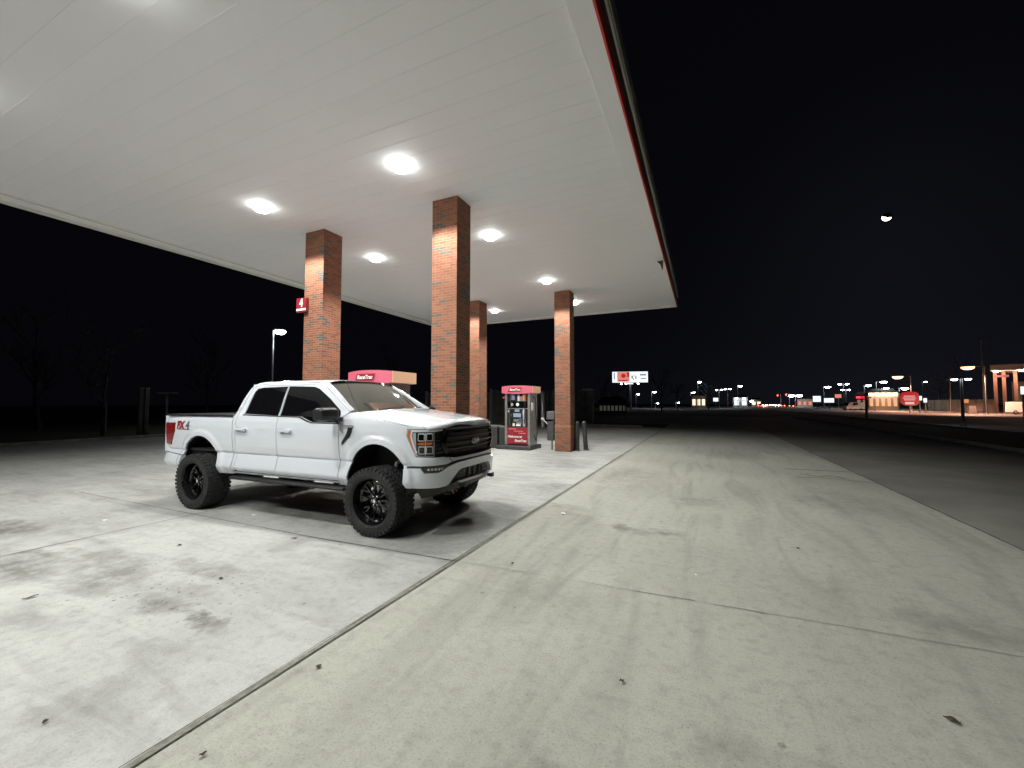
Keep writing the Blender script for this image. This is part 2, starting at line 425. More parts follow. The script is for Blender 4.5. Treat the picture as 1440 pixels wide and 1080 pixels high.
# ================================================================ CANOPY
HC = 5.733
CX0, CX1, CY0, CY1 = -12.57, -.92, -7.0, 18.49
can = thing('fuel_canopy', (0, 0, 0), 0, 'huge flat white canopy with panelled soffit and red edged fascia over the pumps', 'canopy')
MB().box(CX0 + .26, CX1 - .26, CY0 + .26, CY1 - .26, HC + .05, HC + .25).build('soffit', M['soffit'], can)
sm = MB(); y = 3.56 - .355 * 28
while y < CY1 - .3:
    sm.box(CX0 + .26, CX1 - .26, y - .003, y + .003, HC + .0475, HC + .055); y += .355
sm.build('soffit_seam', M['seam'], can)
tr = MB()
for a in ((CX0 + .06, CX0 + .28, CY0, CY1), (CX1 - .26, CX1 - .006, CY0, CY1)):
    tr.box(a[0], a[1], a[2] + .01, a[3] - .01, HC, HC + .2)
for a in ((CY0, CY0 + .26), (CY1 - .26, CY1 - .006)):
    tr.box(CX0 + .28, CX1 - .26, a[0] + .01, a[1], HC, HC + .2)
tr.build('edge_trim', M['soffit'], can, bevel=.006)
tr = MB()
tr.box(CX0 - .02, CX0 + .06, CY0, CY1, HC - .05, HC + .22); tr.box(CX0 + .28, CX0 + .34, CY0 + .3, CY1 - .3, HC + .02, HC + .052)
tr.build('gutter_lip', M['fascialight'], can, bevel=.006)
bands = [(HC - .012, HC + .19, 'fasciared', 0), (HC + .19, HC + .40, 'fasciadark', .0), (HC + .40, HC + .46, 'fascialight', .03), (HC + .46, HC + .60, 'fasciagrey', .0),
         (HC + .60, HC + .64, 'fascialight', .015), (HC + .64, HC + .95, 'fasciagrey', .0)]
for z0, z1, mm, pr in bands:
    b = MB().box(CX1 - .004, CX1 + .02 + pr, CY0, CY1 + .02 + pr, z0, z1)
    b.box(CX0 - .04 - pr, CX0 - .02, CY0, CY1 + .02 + pr, max(z0, HC + .0), z1)
    b.box(CX0 - .02, CX1 - .004, CY1 - .004, CY1 + .02 + pr, z0 + (.03 if mm == 'fasciared' else 0), z1)
    b.box(CX0 - .02, CX1 - .004, CY0 - .02 - pr, CY0, z0, z1)
    b.build('fascia_band', M[mm], can)
MB().box(CX0, CX1, CY0, CY1, HC + .9, HC + .94).build('roof_deck', M['fasciagrey'], can)
tag(MB().add([(CX1 - .03, 12.15, HC - .02), (CX1 - .20, 12.2, HC - .01), (CX1 - .12, 12.35, HC - .06), (CX1 - .08, 12.45, HC - .2), (CX1 - .05, 12.3, HC - .24), (CX1 - .03, 12.2, HC - .1)],
   [(0, 1, 2), (0, 2, 5), (2, 3, 4), (2, 4, 5)]).build('torn_trim', M['fasciadark'], can))

lens_m = glow('canopy_lamp_lens', (.93, 1.0, .96), 24)
def make_canopy_light(lab):
    t = thing('canopy_light', (0, 0, HC + .05), 0, lab, 'ceiling light', 'round lamps set into the canopy soffit')
    h = MB().lathe([(0, -.011), (.150, -.011), (.158, -.006), (.16, -.0005)], 32, axis='Z'); h.build('housing', M['soffit'], t, smooth=50)
    l = MB().lathe([(0, -.125), (.07, -.12), (.12, -.10), (.155, -.065), (.165, -.0125)], 24, axis='Z'); l.build('lens', lens_m, t, smooth=60)  # lens hung low to wash a bloom-like glow onto the soffit
    return t
LI = 640.0
def lamp_under(t, off=-.15, e=LI):
    ld = bpy.data.lights.get('canopy_lamp')
    if not ld:
        ld = bpy.data.lights.new('canopy_lamp', 'SPOT'); ld.energy = e; ld.color = (.985, 1.0, .955); ld.spot_size = R(145); ld.spot_blend = .22; ld.shadow_soft_size = .11
        ld.use_nodes = True; lt = ld.node_tree; le = lt.nodes['Emission']     # wide batwing spread of a real canopy luminaire
        tc = lt.nodes.new('ShaderNodeTexCoord'); sx = lt.nodes.new('ShaderNodeSeparateXYZ'); lt.links.new(tc.outputs['Normal'], sx.inputs[0])
        ab = lt.nodes.new('ShaderNodeMath'); ab.operation = 'ABSOLUTE'; lt.links.new(sx.outputs[2], ab.inputs[0])
        mr = lt.nodes.new('ShaderNodeMapRange'); mr.interpolation_type = 'SMOOTHSTEP'; lt.links.new(ab.outputs[0], mr.inputs[0])
        for i_, v_ in ((1, .42), (2, .95), (3, 1.4), (4, .85)): mr.inputs[i_].default_value = v_
        lt.links.new(mr.outputs[0], le.inputs['Strength'])
    o = bpy.data.objects.new('lamp', ld); COL.objects.link(o); o.parent = t; o.location = (0, 0, off)
spots = [(-8.2, 5.45, 'far side lamp in the soffit to the left of the front brick column'), (-4.6, 5.46, 'brightest lamp in the soffit just before the front brick column'),
         (-8.22, 8.75, 'lamp in the soffit between the two front brick columns'), (-4.6, 8.72, 'lamp in the soffit just right of the front brick column'),
         (-8.2, 12.75, 'lamp in the soffit behind the front brick column'), (-4.62, 12.76, 'lamp in the soffit above the rear right brick column'),
         (-8.21, 16.0, 'farthest lamp beside the thin rear brick column'), (-4.61, 15.98, 'farthest lamp just right of the rear right brick column'),
         (-4.85, 1.78, 'nearest lamp at the top edge of the picture'), (-8.45, 1.55, 'lamp in the soffit at the left edge of the picture'),
         (-4.7, -1.4, 'canopy lamp behind the viewer on the right row'), (-8.3, -1.4, 'canopy lamp behind the viewer on the left row')]
first = None
for x, y, lab in spots:
    if first is None: first = make_canopy_light(lab); c = first
    else: c = copy_tree(first)
    c.location = (x, y, HC + .05); c['label'] = lab
for o in [o for o in COL.objects if o.name.startswith('canopy_light')]: lamp_under(o)

# ================================================================ BRICK COLUMNS
def column(x0, x1, y0, y1, lab):
    t = thing('brick_column', ((x0 + x1) / 2, (y0 + y1) / 2, 0), 0, lab, 'column', 'square brick columns carrying the canopy')
    w, d = (x1 - x0) / 2, (y1 - y0) / 2; LZ = .86
    def shell(z0, z1, e, name, mm):
        me = bpy.data.meshes.new(name); vs = [(sx * (w + e), sy * (d + e), z) for z in (z0, z1) for sx, sy in ((-1, -1), (1, -1), (1, 1), (-1, 1))]
        me.from_pydata(vs, [], [(i, (i + 1) % 4, (i + 1) % 4 + 4, i + 4) for i in range(4)] + [(4, 5, 6, 7), (3, 2, 1, 0)])
        uv = me.uv_layers.new(name='UVMap').data; me.materials.append(mm)
        off = [0, 2 * w, 2 * w + 2 * d, 4 * w + 2 * d]; sd = x0 * 3.17
        for p in me.polygons:
            for li in p.loop_indices:
                v = vs[me.loops[li].vertex_index]; i = p.index
                if i == 0: u = v[0] + w
                elif i == 1: u = 2 * w + v[1] + d
                elif i == 2: u = 2 * w + 2 * d + w - v[0]
                elif i == 3: u = 4 * w + 2 * d + d - v[1]
                else: u = v[0]
                uv[li].uv = (u + .168 * int(sd * 3 + 100), v[2] + .0535 * int(y0 * 7))
        return link(name, me, t)
    shell(0, LZ, .006, 'base', M['brick']); shell(LZ + .07, HC + .049, 0, 'shaft', M['brick'])
    MB().box(-w - .012, w + .012, -d - .012, d + .012, LZ, LZ + .07).build('ledge_course', M['brick_ledge'], t, bevel=.006)
    return t
column(-8.55, -7.94, 6.78, 7.31, 'brick column on the far side of the truck, with the small red number sign on it')
column(-4.87, -4.29, 6.75, 7.26, 'tallest brick column right behind the truck bonnet with dark bricks scattered on it')
column(-8.52, -7.96, 14.18, 14.82, 'thin rear brick column partly hidden by the tallest one')
column(-4.86, -4.29, 14.24, 14.78, 'rear brick column on the right standing next to two dark bollards')

# pump number sign on the left column
s4 = thing('pump_number_sign', (-8.56, 6.735, 4.03), 0, 'small red square sign with a white number 4 on the left brick column', 'sign')
MB().box(-.215, .215, -.03, .03, -.19, .19).build('sign_panel', M['signred'], s4, bevel=.006)
add_text(MB(), '4', .30, lambda u, v: (u - .0, -.036, v + .045), bold=True, offset=.012).build('numeral', M['white'], s4)
MB().box(-.205, .205, -.036, -.031, -.15, -.095).build('stripe', M['white'], s4)

s4.scale = (.78, 1, .88)
# ================================================================ DISPENSERS
def shop_word(mb, txt, size, fn, m=0): return add_text(mb, txt, size, fn, m, shear=.25, offset=size * .035)
def make_dispenser(lab):
    t = thing('fuel_dispenser', (0, 0, 0), 0, lab, 'fuel pump', 'fuel dispensers under the canopy')
    MB().box(-.80, .60, -.20, .95, 0, .145).build('island_base', M['darksteel'], t, bevel=.03)
    for sx in (-.52, .42):
        MB().box(sx, sx + .10, -.02, .70, .146, 2.12).build('side_panel', M['steel'], t, bevel=.012)
    MB().box(-.42, .42, .03, .65, .146, 2.10).build('cabinet', M['black'], t)
    rp = MB().box(-.42, .42, 0.0, .03, .20, .82).build('lower_panel', M['signred'], t, bevel=.004)
    fnp = lambda ox, oz: (lambda u, v: (u + ox, -.004, v + oz))
    shop_word(MB(), 'Welcome to', .115, fnp(-.12, .47)).build('lettering', M['white'], t); shop_word(MB(), 'RaceTrac', .125, fnp(.12, .32)).build('lettering', M['white'], t)
    for (a, b, z) in ((-.36, -.05, .745), (-.14, .22, .665), (.05, .33, .59)): MB().box(a, b, -.004, -.001, z, z + .026).build('print_stripe', M['pinkish'], t)
    # upper face fittings
    def fit(name, mm, x0, x1, z0, z1, pr=.02): return MB().box(x0, x1, .03 - pr, .03, z0, z1).build(name, M[mm], t, bevel=.004)
    fit('notice', 'blueprint', -.30, -.12, 1.84, 2.06); fit('notice', 'white', .0, .08, 1.80, 2.04); fit('notice', 'blueprint', .10, .18, 1.80, 1.98)
    fit('advert', 'orange_print', .20, .34, 1.80, 2.06); fit('upper_bezel', 'blackgloss', -.42, .42, 1.54, 1.78, .012)
    fit('mid_rail', 'silver', -.42, .42, 1.505, 1.53, .03); fit('price_screen', 'screen', -.11, .07, 1.40, 1.49, .03)
    fit('payment_screen', 'screen', -.17, .13, 1.20, 1.34, .035); fit('keypad', 'silver', -.16, -.04, 1.03, 1.12, .03)
    fit('card_slot', 'greyplastic', .08, .17, 1.02, 1.16, .04); fit('receipt_slot', 'silver', -.04, .05, 1.04, 1.12, .03)
    fit('grade_label', 'blueprint', -.05, .15, .94, 1.0, .02); fit('grade_button', 'white', -.20, -.12, .86, .97, .03); fit('grade_button', 'white', -.06, .12, .865, .93, .03)
    fit('sticker', 'white', -.40, -.34, 1.38, 1.46, .02); fit('sticker', 'paper', -.34, -.26, 1.22, 1.32, .02)
    for x_ in (-.24, .0):
        MB().lathe([(0, -.03), (.055, -.028), (.07, 0)], 16, axis='Y', c=(x_ , .03, 1.67)).build('mirror_badge', M['white'] if x_ == 0 else M['lampglass'], t, smooth=50)
    for x_ in (-.31, .27):
        nz = MB().tube([(x_, .0, 1.48), (x_, -.06, 1.42), (x_ + .01, -.07, 1.20), (x_ + .01, -.03, 1.10)], [.03, .035, .028, .02], 8)
        nz.box(x_ - .045, x_ + .045, -.005, .03, .86, 1.50)
        nz.build('nozzle', M['darksteel'] if x_ < 0 else M['lampglass'], t, smooth=45)
        hs = MB().tube([(x_ + .02, -.05, 1.12), (x_ + .06, -.13, .95), (x_ + .10, -.15, 1.15), (x_ + .08, -.10, 1.55), (x_ + .05, -.02, 2.0)], .014, 8); hs.build('hose', M['black'], t, smooth=60)
    MB().box(.521, .54, .10, .26, 1.45, 1.74).build('side_notice', M['paper'], t)
    MB().tube([(-.53, .05, 1.92), (-.62, .02, 1.92)], .045, 8).build('stop_button', M['signred'], t, smooth=50)
    MB().tube([(.53, .3, 1.95), (.60, .30, 1.90), (.62, .32, 1.2), (.66, .34, .6), (.60, .36, .3), (.54, .36, .5)], .016, 8).build('side_hose', M['black'], t, smooth=60)
    # bowed topper sign
    tp = MB(); n = 16
    def tf(u, v):   # front face, bowed in plan and in outline
        x = -.64 + 1.26 * u; b = 1 - (2 * u - 1) ** 2; return (x, -.03 - .10 * b, 2.10 + (.25) * v + (.03 * b) * (1 if v > .5 else -1))
    tp.grid(tf, n, 1)
    tp.grid(lambda u, v: (tf(u, 0)[0], tf(u, 0)[1] + (.78 - tf(u, 0)[1]) * v, tf(u, 1)[2]), n, 1)
    tp.grid(lambda u, v: (tf(u, 0)[0], tf(u, 0)[1] + (.78 - tf(u, 0)[1]) * v, tf(u, 0)[2]), n, 1)
    tp.grid(lambda u, v: (-.64 + 1.26 * u, .78, 2.10 + .25 * v), n, 1)
    tp.grid(lambda u, v: (-.64, -.03 + .81 * u, 2.10 + .25 * v), 1, 1)
    top = tp.build('topper', M['toppink'], t)
    MB().box(.6205, .632, -.03, .78, 2.10, 2.35).build('topper_end', M['creamtop'], top)
    MB().add([(-.33, -.137, 2.15), (.18, -.141, 2.15), (.24, -.139, 2.30), (-.27, -.138, 2.30)], [(0, 1, 2, 3)]).build('nameplate', M['signred'], top)
    shop_word(MB(), 'RaceTrac', .115, lambda u, v: (u - .045, -.146, v + 2.225)).build('lettering', M['white'], top)
    return t
d1 = make_dispenser('fuel pump seen whole between the two rear brick columns')
d1.location = (-6.33, 14.22, 0)
d2 = copy_tree(d1); d2['label'] = 'fuel pump mostly hidden behind the white truck roof'; d2.location = (-6.64, 6.98, .06)

# bins, service station and bollards
def bin_(x, y, w, d, h, lab):
    t = thing('waste_bin', (x, y, 0), 0, lab, 'bin')
    b = MB().box(-w / 2, w / 2, -d / 2, d / 2, .02, h - .07)
    for i in range(5):
        xx = -w / 2 + w * (i + .5) / 5; b.box(xx - .012, xx + .012, -d / 2 - .012, -d / 2, .06, h - .1)
    b.build('body', M['darksteel'], t, bevel=.01)
    MB().box(-w / 2 - .02, w / 2 + .02, -d / 2 - .02, d / 2 + .02, h - .07, h).build('lid', M['greyplastic'], t, bevel=.02)
bin_(-7.42, 14.45, .50, .5, .86, 'wide dark grey bin with flat lid left of the rear fuel pump')
bin_(-7.0, 14.5, .26, .42, .84, 'narrow dark bin squeezed against the rear fuel pump')
sv = thing('squeegee_station', (-5.12, 14.6, 0), 0, 'grey squeegee and towel box half hidden by the rear right brick column', 'squeegee station')
MB().box(-.13, .13, -.12, .12, .35, 1.05).build('bucket', M['darksteel'], sv, bevel=.02); MB().box(-.15, .15, -.13, .13, 1.12, 1.42).build('towel_box', M['greyplastic'], sv, bevel=.02)
MB().tube([(0, .05, 0), (0, .05, 1.3)], .03, 10).build('post', M['pole'], sv, smooth=50)
MB().tube([(-.02, -.05, .85), (-.33, -.1, 1.15)], .016, 8).box(-.37, -.25, -.12, -.08, 1.13, 1.17).build('squeegee', M['white'], sv)
for i, (x, y, tilt, lab) in enumerate(((-4.19, 14.75, 0, 'upright dark steel bollard touching the rear right brick column'), (-3.93, 15.0, R(-4), 'dark steel bollard leaning slightly, right of the upright one'))):
    t = thing('bollard', (x, y, 0), 0, lab, 'bollard', 'steel bollards by the rear column'); t.rotation_euler = (0, tilt, 0)
    MB().lathe([(.085, -.03), (.085, 1.0), (.07, 1.04), (.03, 1.06), (0, 1.062)], 20, axis='Z').build('post', M['darksteel'], t, smooth=50)
    MB().lathe([(.12, 0), (.12, .02), (.086, .035)], 20, axis='Z').build('base_collar', M['greyplastic'], t, smooth=40)
# ================================================================ PICKUP TRUCK
TRK = thing('pickup_truck', (-3.958, 5.234, 0), R(1.9), 'lifted white crew cab pickup truck with big black off road wheels and black grille', 'pickup truck')
CPTS = [(-4.80, .0), (-4.80, .60), (-4.785, .86), (-4.74, .94), (-4.66, .972), (-4.45, .99), (-4.1, 1.0), (-3., 1.005), (-1.5, 1.005), (0., 1.005), (.30, 1.0), (.50, .985), (.66, .95), (.78, .87), (.86, .76),
        (.905, .62), (.94, .4), (.955, .2), (.96, 0), (.955, -.2), (.94, -.4), (.905, -.62), (.86, -.76)]
def _dense(P, n=10):
    out = []
    for i in range(len(P) - 1):
        p0, p1, p2, p3 = P[max(i - 1, 0)], P[i], P[i + 1], P[min(i + 2, len(P) - 1)]
        for k in range(n):
            t = k / n
            out.append(tuple(.5 * ((2 * b) + (-a + c) * t + (2 * a - 5 * b + 4 * c - d) * t * t + (-a + 3 * b - 3 * c + d) * t ** 3) for a, b, c, d in zip(p0, p1, p2, p3)))
    out.append(P[-1]); return out
PD = _dense(CPTS); PS = [0]
for a, b in zip(PD, PD[1:]): PS.append(PS[-1] + math.hypot(b[0] - a[0], b[1] - a[1]))
_s0 = PS[9 * 10]; PS = [s - _s0 for s in PS]
SC = PS[18 * 10]           # arc position of the nose centre
import bisect
def plan(s):
    i = min(max(bisect.bisect_right(PS, s) - 1, 1), len(PS) - 3); t = (s - PS[i]) / (PS[i + 1] - PS[i])
    def tan(j): a, b = PD[j - 1], PD[j + 1]; l = math.hypot(b[0] - a[0], b[1] - a[1]); return ((b[0] - a[0]) / l, (b[1] - a[1]) / l)
    x = PD[i][0] + (PD[i + 1][0] - PD[i][0]) * t; y = PD[i][1] + (PD[i + 1][1] - PD[i][1]) * t
    t0, t1 = tan(i), tan(i + 1); tx, ty = t0[0] + (t1[0] - t0[0]) * t, t0[1] + (t1[1] - t0[1]) * t; l = math.hypot(tx, ty)
    return x, y, -ty / l, tx / l      # outward normal = left of travel (+y on the side, +x on the nose)
def lerpt(T, z):
    if z <= T[0][0]: return T[0][1]
    for (a, va), (b, vb) in zip(T, T[1:]):
        if z <= b: return va + (vb - va) * (z - a) / (b - a)
    return T[-1][1]
def smooth_t(T, z, h=.005): return (lerpt(T, z - h) + 2 * lerpt(T, z) + lerpt(T, z + h)) / 4
SIDE = [(.50, .10), (.60, .055), (.66, .026), (.70, .006), (.725, .000), (.90, .046), (.925, .058), (.945, .038), (1.05, .018), (1.20, .006), (1.34, .004), (1.44, .014), (1.50, .030), (1.55, .050), (1.60, .072), (1.80, .135), (1.97, .20), (2.05, .245), (2.12, .33)]
FRONT = [(.48, .10), (.60, .06), (.90, .03), (.94, .02), (1.0, .020), (1.05, .035), (1.2, .03), (1.30, .035), (1.38, .055), (1.43, .10), (1.5, .18)]
def sst(a, b, x): t = min(1, max(0, (x - a) / (b - a))); return t * t * (3 - 2 * t)
AX = (0.0, -3.68); AZ = .70
def inset(s, z):
    w = sst(.42, .80, s); o = smooth_t(SIDE, z) * (1 - w) + lerpt(FRONT, z) * w
    if s < .6:
        for ax in AX:
            r = math.hypot(s - ax, (z - AZ))
            if r < .75: o -= .022 * sst(.59, .555, r)
    return o
def warp(s, z, d=0, sgn=1):
    x, y, nx, ny = plan(s)
    if s >= SC: x, y, nx, ny = plan(2 * SC - s); y, ny = -y, -ny
    q = d - inset(min(s, 2 * SC - s), z)
    return (x + nx * q, -sgn * (y + ny * q), z)

def panel(name, outline, m, d0=0.0, d1=-.03, res=.03, holes=(), parent=None, both=True, sgns=None, bevel=0, resz=None, smooth=32):
    """a curved sheet with real thickness whose outline is drawn on the unrolled skin (arc length, height)"""
    ss = [p[0] for p in outline]; zs = [p[1] for p in outline]
    s0, s1, z0, z1 = min(ss) - .013, max(ss) + .013, min(zs) - .013, max(zs) + .013
    nu = max(1, int((s1 - s0) / res)); nv = max(1, int((z1 - z0) / (resz or res)))
    g = MB()
    g.grid(lambda u, v: (s0 + (s1 - s0) * u, z0 + (z1 - z0) * v, d0), nu, nv)
    g.grid(lambda u, v: (s0 + (s1 - s0) * u, z0 + (z1 - z0) * v, d1), nu, nv)
    me = g.mesh('slab', M['paint'], recalc=False)
    bm = bmesh.new(); bm.from_mesh(me)
    be = [e for e in bm.edges if e.is_boundary]
    bmesh.ops.bridge_loops(bm, edges=be); bmesh.ops.recalc_face_normals(bm, faces=bm.faces); bm.to_mesh(me); bm.free()
    pr = MB().prism(outline, lambda u, v, w: (u, v, w), min(d0, d1) - .5, max(d0, d1) + .5)
    out = boolean(me, pr.mesh('p', M['paint']), 'INTERSECT')
    for h in holes:
        hp = MB().prism(h, lambda u, v, w: (u, v, w), -1, 1)
        out = boolean(out, hp.mesh('h', M['paint']), 'DIFFERENCE')
    vs = [v.co.copy() for v in out.vertices]; fs = [tuple(p.vertices) for p in out.polygons]
    objs = []
    for sg in (sgns or ((1, -1) if both else (1,))):
        mb = MB().add([warp(v.x, v.y, v.z, sg) for v in vs], fs)
        me2 = mb.mesh(name, m, None)
        bm = bmesh.new(); bm.from_mesh(me2); bmesh.ops.remove_doubles(bm, verts=bm.verts, dist=.0004); bmesh.ops.recalc_face_normals(bm, faces=bm.faces); bm.to_mesh(me2); bm.free()
        finish(me2, smooth)
        objs.append(link(name, me2, parent or TRK, bevel))
    return objs
def arc(cx, cz, r, a0, a1, n): return [(cx + r * math.cos(R(a0 + (a1 - a0) * i / n)), cz + r * math.sin(R(a0 + (a1 - a0) * i / n))) for i in range(n + 1)]
def Rr(s0, s1, z0, z1): return [(s0, z0), (s1, z0), (s1, z1), (s0, z1)]

AR = .470; AZC = .715
# --- sides
g = .006
fr_arch = [p for p in arc(0, AZC, AR, 200, -12, 30)]
rr_arch = [p for p in arc(-3.68, AZC, AR, 188, -14, 30)]
front_door = [(-1.875, .655), (-.655, .655), (-.655, 1.50), (-.52, 1.60), (-.80, 1.80), (-1.13, 1.985), (-1.23, 2.015), (-1.875, 2.03)]
rear_door = [(-2.80, .70), (-2.74, .655), (-1.885, .655), (-1.885, 2.03), (-2.50, 2.015), (-2.66, 1.97), (-2.74, 1.72), (-2.80, 1.52)]
win_r = [(-2.665, 1.552), (-2.60, 1.90), (-2.56, 1.955), (-2.50, 1.968), (-1.735, 1.978), (-1.715, 1.545), (-1.80, 1.532)]
win_f = [(-1.864, 1.532), (-1.864, 1.982), (-1.33, 1.965), (-1.22, 1.935), (-.95, 1.79), (-.69, 1.615), (-.665, 1.56), (-.67, 1.45), (-1.17, 1.45), (-1.27, 1.475), (-1.42, 1.525)]
# the B pillar runs black between the two side windows, so each door hole stops just short of the seam
fd = panel('door', front_door, M['paint'], holes=[win_f], res=.026, resz=.014)
rd = panel('door', rear_door, M['paint'], holes=[[(max(-2.665, s), z) if s < -2.7 else (min(s, -1.893), z) for s, z in win_r]], res=.026, resz=.014)
for (d, wo, hx) in ((fd, win_f, -1.68), (rd, [(min(s, -1.893), z) for s, z in win_r], -2.655)):
    for o, sg in zip(d, (1, -1)):
        for wnd in [wo]:
            vs = []
            panel_parent = o
        mbh = MB()
        def H_(u, v, w, sg=sg, hx=hx): return warp(hx + u, 1.315 + v, w, sg)
        mbh.prism([(-.125, -.016), (.125, -.022), (.13, .016), (.10, .026), (-.10, .020), (-.13, .008)], H_, .028, .050)
        for e in (-.115, .09): mbh.prism([(e, -.012), (e + .03, -.012), (e + .03, .012), (e, .012)], H_, -.004, .030)
        mbh.build('handle', M['paint'], o, bevel=.006)
        MB().prism([(-.07 + .085 * math.cos(a), .001 + .026 * math.sin(a)) for a in [i * math.pi / 8 for i in range(16)]], H_, -.001, .004).build('handle_recess', M['silver'], o)
for o, sg in zip(fd, (1, -1)):
    pass
def glass(outline, parents, grow=.012):
    cx = sum(p[0] for p in outline) / len(outline); cz = sum(p[1] for p in outline) / len(outline)
    pl = [(s + (grow if s > cx else -grow), z + (grow if z > cz else -grow)) for s, z in outline]
    obs = panel('side_window', pl, M['glass_tint'], d0=-.012, d1=-.02, res=.05, bevel=0)
    for o, p in zip(obs, parents): o.parent = p
    return obs
glass(win_f, fd); glass([(min(s, -1.893), z) for s, z in win_r], rd)


panel('window_seal', [(-2.68, 1.528), (-1.90, 1.515), (-1.45, 1.508), (-1.28, 1.455), (-1.18, 1.432), (-.66, 1.432), (-.66, 1.448), (-1.17, 1.448), (-1.27, 1.473), (-1.42, 1.524), (-1.9, 1.532), (-2.68, 1.548)], M['black'], d0=.004, d1=-.01, res=.05, bevel=0)
panel('cab_corner', [(-2.868, .66), (-2.81, .66), (-2.81, 1.52), (-2.75, 1.73), (-2.675, 1.975), (-2.52, 2.022), (-1.3, 2.038), (-1.22, 2.022), (-.50, 1.605), (-.47, 1.63), (-1.16, 2.035), (-1.30, 2.06), (-2.44, 2.06), (-2.58, 2.045), (-2.67, 2.01), (-2.725, 1.95), (-2.79, 1.80), (-2.845, 1.62), (-2.868, 1.54)], M['paint'], res=.03)
panel('rocker', [(-2.868, .618), (-.52, .618), (-.47, .645), (-2.868, .645)], M['paint'], d0=-.002, d1=-.06)
bed_out = [(-2.885, .60), (-2.885, 1.525), (-4.66, 1.50), (-4.665, 1.385), (-4.375, 1.385), (-4.385, 1.24), (-4.515, 1.0), (-4.66, 1.0), (-4.66, .875), (-4.14, .845)] + [p for p in rr_arch if p[1] > (.86 if p[0] < -3.68 else .63)] + [(-3.19, .60)]
bed_side = panel('bed_side', bed_out, M['paint'], res=.024)
panel('taillight', [(-4.70, 1.37), (-4.39, 1.37), (-4.40, 1.245), (-4.52, 1.015), (-4.70, 1.015)], M['red_lens'], d0=.004, d1=-.05, res=.03)
panel('taillight_bezel', [(-4.70, 1.385), (-4.42, 1.385), (-4.42, 1.37), (-4.70, 1.37)], M['black'], d0=.006, d1=-.05, res=.03, bevel=0)
fen = [(-.645, .60), (-.645, 1.505), (-.50, 1.59), (-.40, 1.575), (.0, 1.50), (.35, 1.44), (.47, 1.415), (.485, 1.385), (.475, 1.30), (.60, 1.035), (.86, 1.022), (.99, 1.022), (1.09, 1.005), (1.15, .945), (1.05, .920), (.47, .915)] + [p for p in fr_arch if p[1] < 5][::-1][3:-1] + [(-.46, .60)]
fender = panel('fender', fen, M['paint'], res=.024)
# strip that carries the fender skin over the headlight to the bonnet edge
panel('headlight_brow', [(.47, 1.42), (.49, 1.388), (1.03, 1.388), (1.05, 1.405), (.95, 1.415)], M['paint'], res=.03)
# valance below the grille, and the shadow gap behind it
panel('grille_valance', [(1.10, 1.012), (1.155, .950), (1.25, .958), (2 * SC - 1.25, .958), (2 * SC - 1.155, .950), (2 * SC - 1.10, 1.012), (2 * SC - 1.20, .995), (1.20, .995)], M['paint'], both=False, d0=.012)
# --- bonnet
HD_S = 30
def hood(u, v):
    # u across -1..1, v 0 cowl .. 1 nose
    a = abs(u); xs = -.44 + 1.33 * v
    if v > 0: xs = -.44 + (.92 + .44) * v
    xc = -.34 + (.925 + .34) * v
    x_edge = -.48 + (.55 + .48) * v
    x = xc + (x_edge - xc) * (a ** 3.2) * (.35 + .65 * v ** 2) - .10 * a ** 3 * (1 - v)
    # keep nose on the plan curve
    yw = .845 + .03 * math.sin(v * 3.14)
    if v > .80:
        yw = .875 - .02
    y = u * (.915 - .05 * sst(.55, 1, v))
    ze = 1.585 - .165 * v
    zc = 1.635 - .10 * v - .045 * v * v
    bul = 1 - a ** 2.4
    z = ze + (zc - ze) * bul + .016 * sst(.62, .5, a) * sst(0, .15, v) * (1 - .5 * v)
    z -= .055 * sst(.86, 1.0, v) ** 2
    return x, y, z
hb = MB()
def hoodf(p, q):
    u = -1 + 2 * p; x, y, z = hood(u, q)
    # front edge follows the nose line at that y
    if q > .5:
        ya = min(abs(y), .93); lim = None
        for i in range(len(PD) - 1, 0, -1):
            pass
    return (x, y, z)
NOSE = [(p[1], p[0]) for p in PD if p[0] > 0 and p[1] >= -0.001][::-1]
def nose_x(y):
    y = abs(y)
    for (a, xa), (b, xb) in zip(NOSE, NOSE[1:]):
        if a <= y <= b: return xa + (xb - xa) * (y - a) / max(1e-6, b - a)
    return .5
def hoodg(p, q):
    u = -1 + 2 * p; a = abs(u)
    y = u * (.925 - .045 * sst(.5, 1, q)); xn = nose_x(y) - .035
    xb = -.29 - .20 * a ** 2.2
    x = xb + (xn - xb) * q
    t = (x + .45) / 1.4
    ze = 1.592 - .17 * min(1, max(0, (x + .49) / 1.0)) ** 1.0 if x < .51 else 1.422 - .01 * (x - .51)
    zc = 1.640 - .075 * t - .085 * t * t
    zc = max(zc, ze + .0)
    z = ze + (zc - ze) * (1 - a ** 2.6) + .020 * sst(.66, .52, a) * sst(0, .12, q) * (1 - .6 * q)
    z -= .034 * sst(.93, 1.0, q) ** 2
    return (x, y, z)
hb.grid(hoodg, 72, 56)
ho = hb.build('bonnet', M['paint'], TRK, smooth=50)
sd = ho.modifiers.new('thick', 'SOLIDIFY'); sd.thickness = .03; sd.offset = -1
# bonnet leading lip (thin silver) follows nose
panel('bonnet_lip', [(1.03, 1.392), (1.10, 1.372), (2 * SC - 1.10, 1.372), (2 * SC - 1.03, 1.392)], M['silver'], d0=.012, d1=-.03, both=False, bevel=.003)
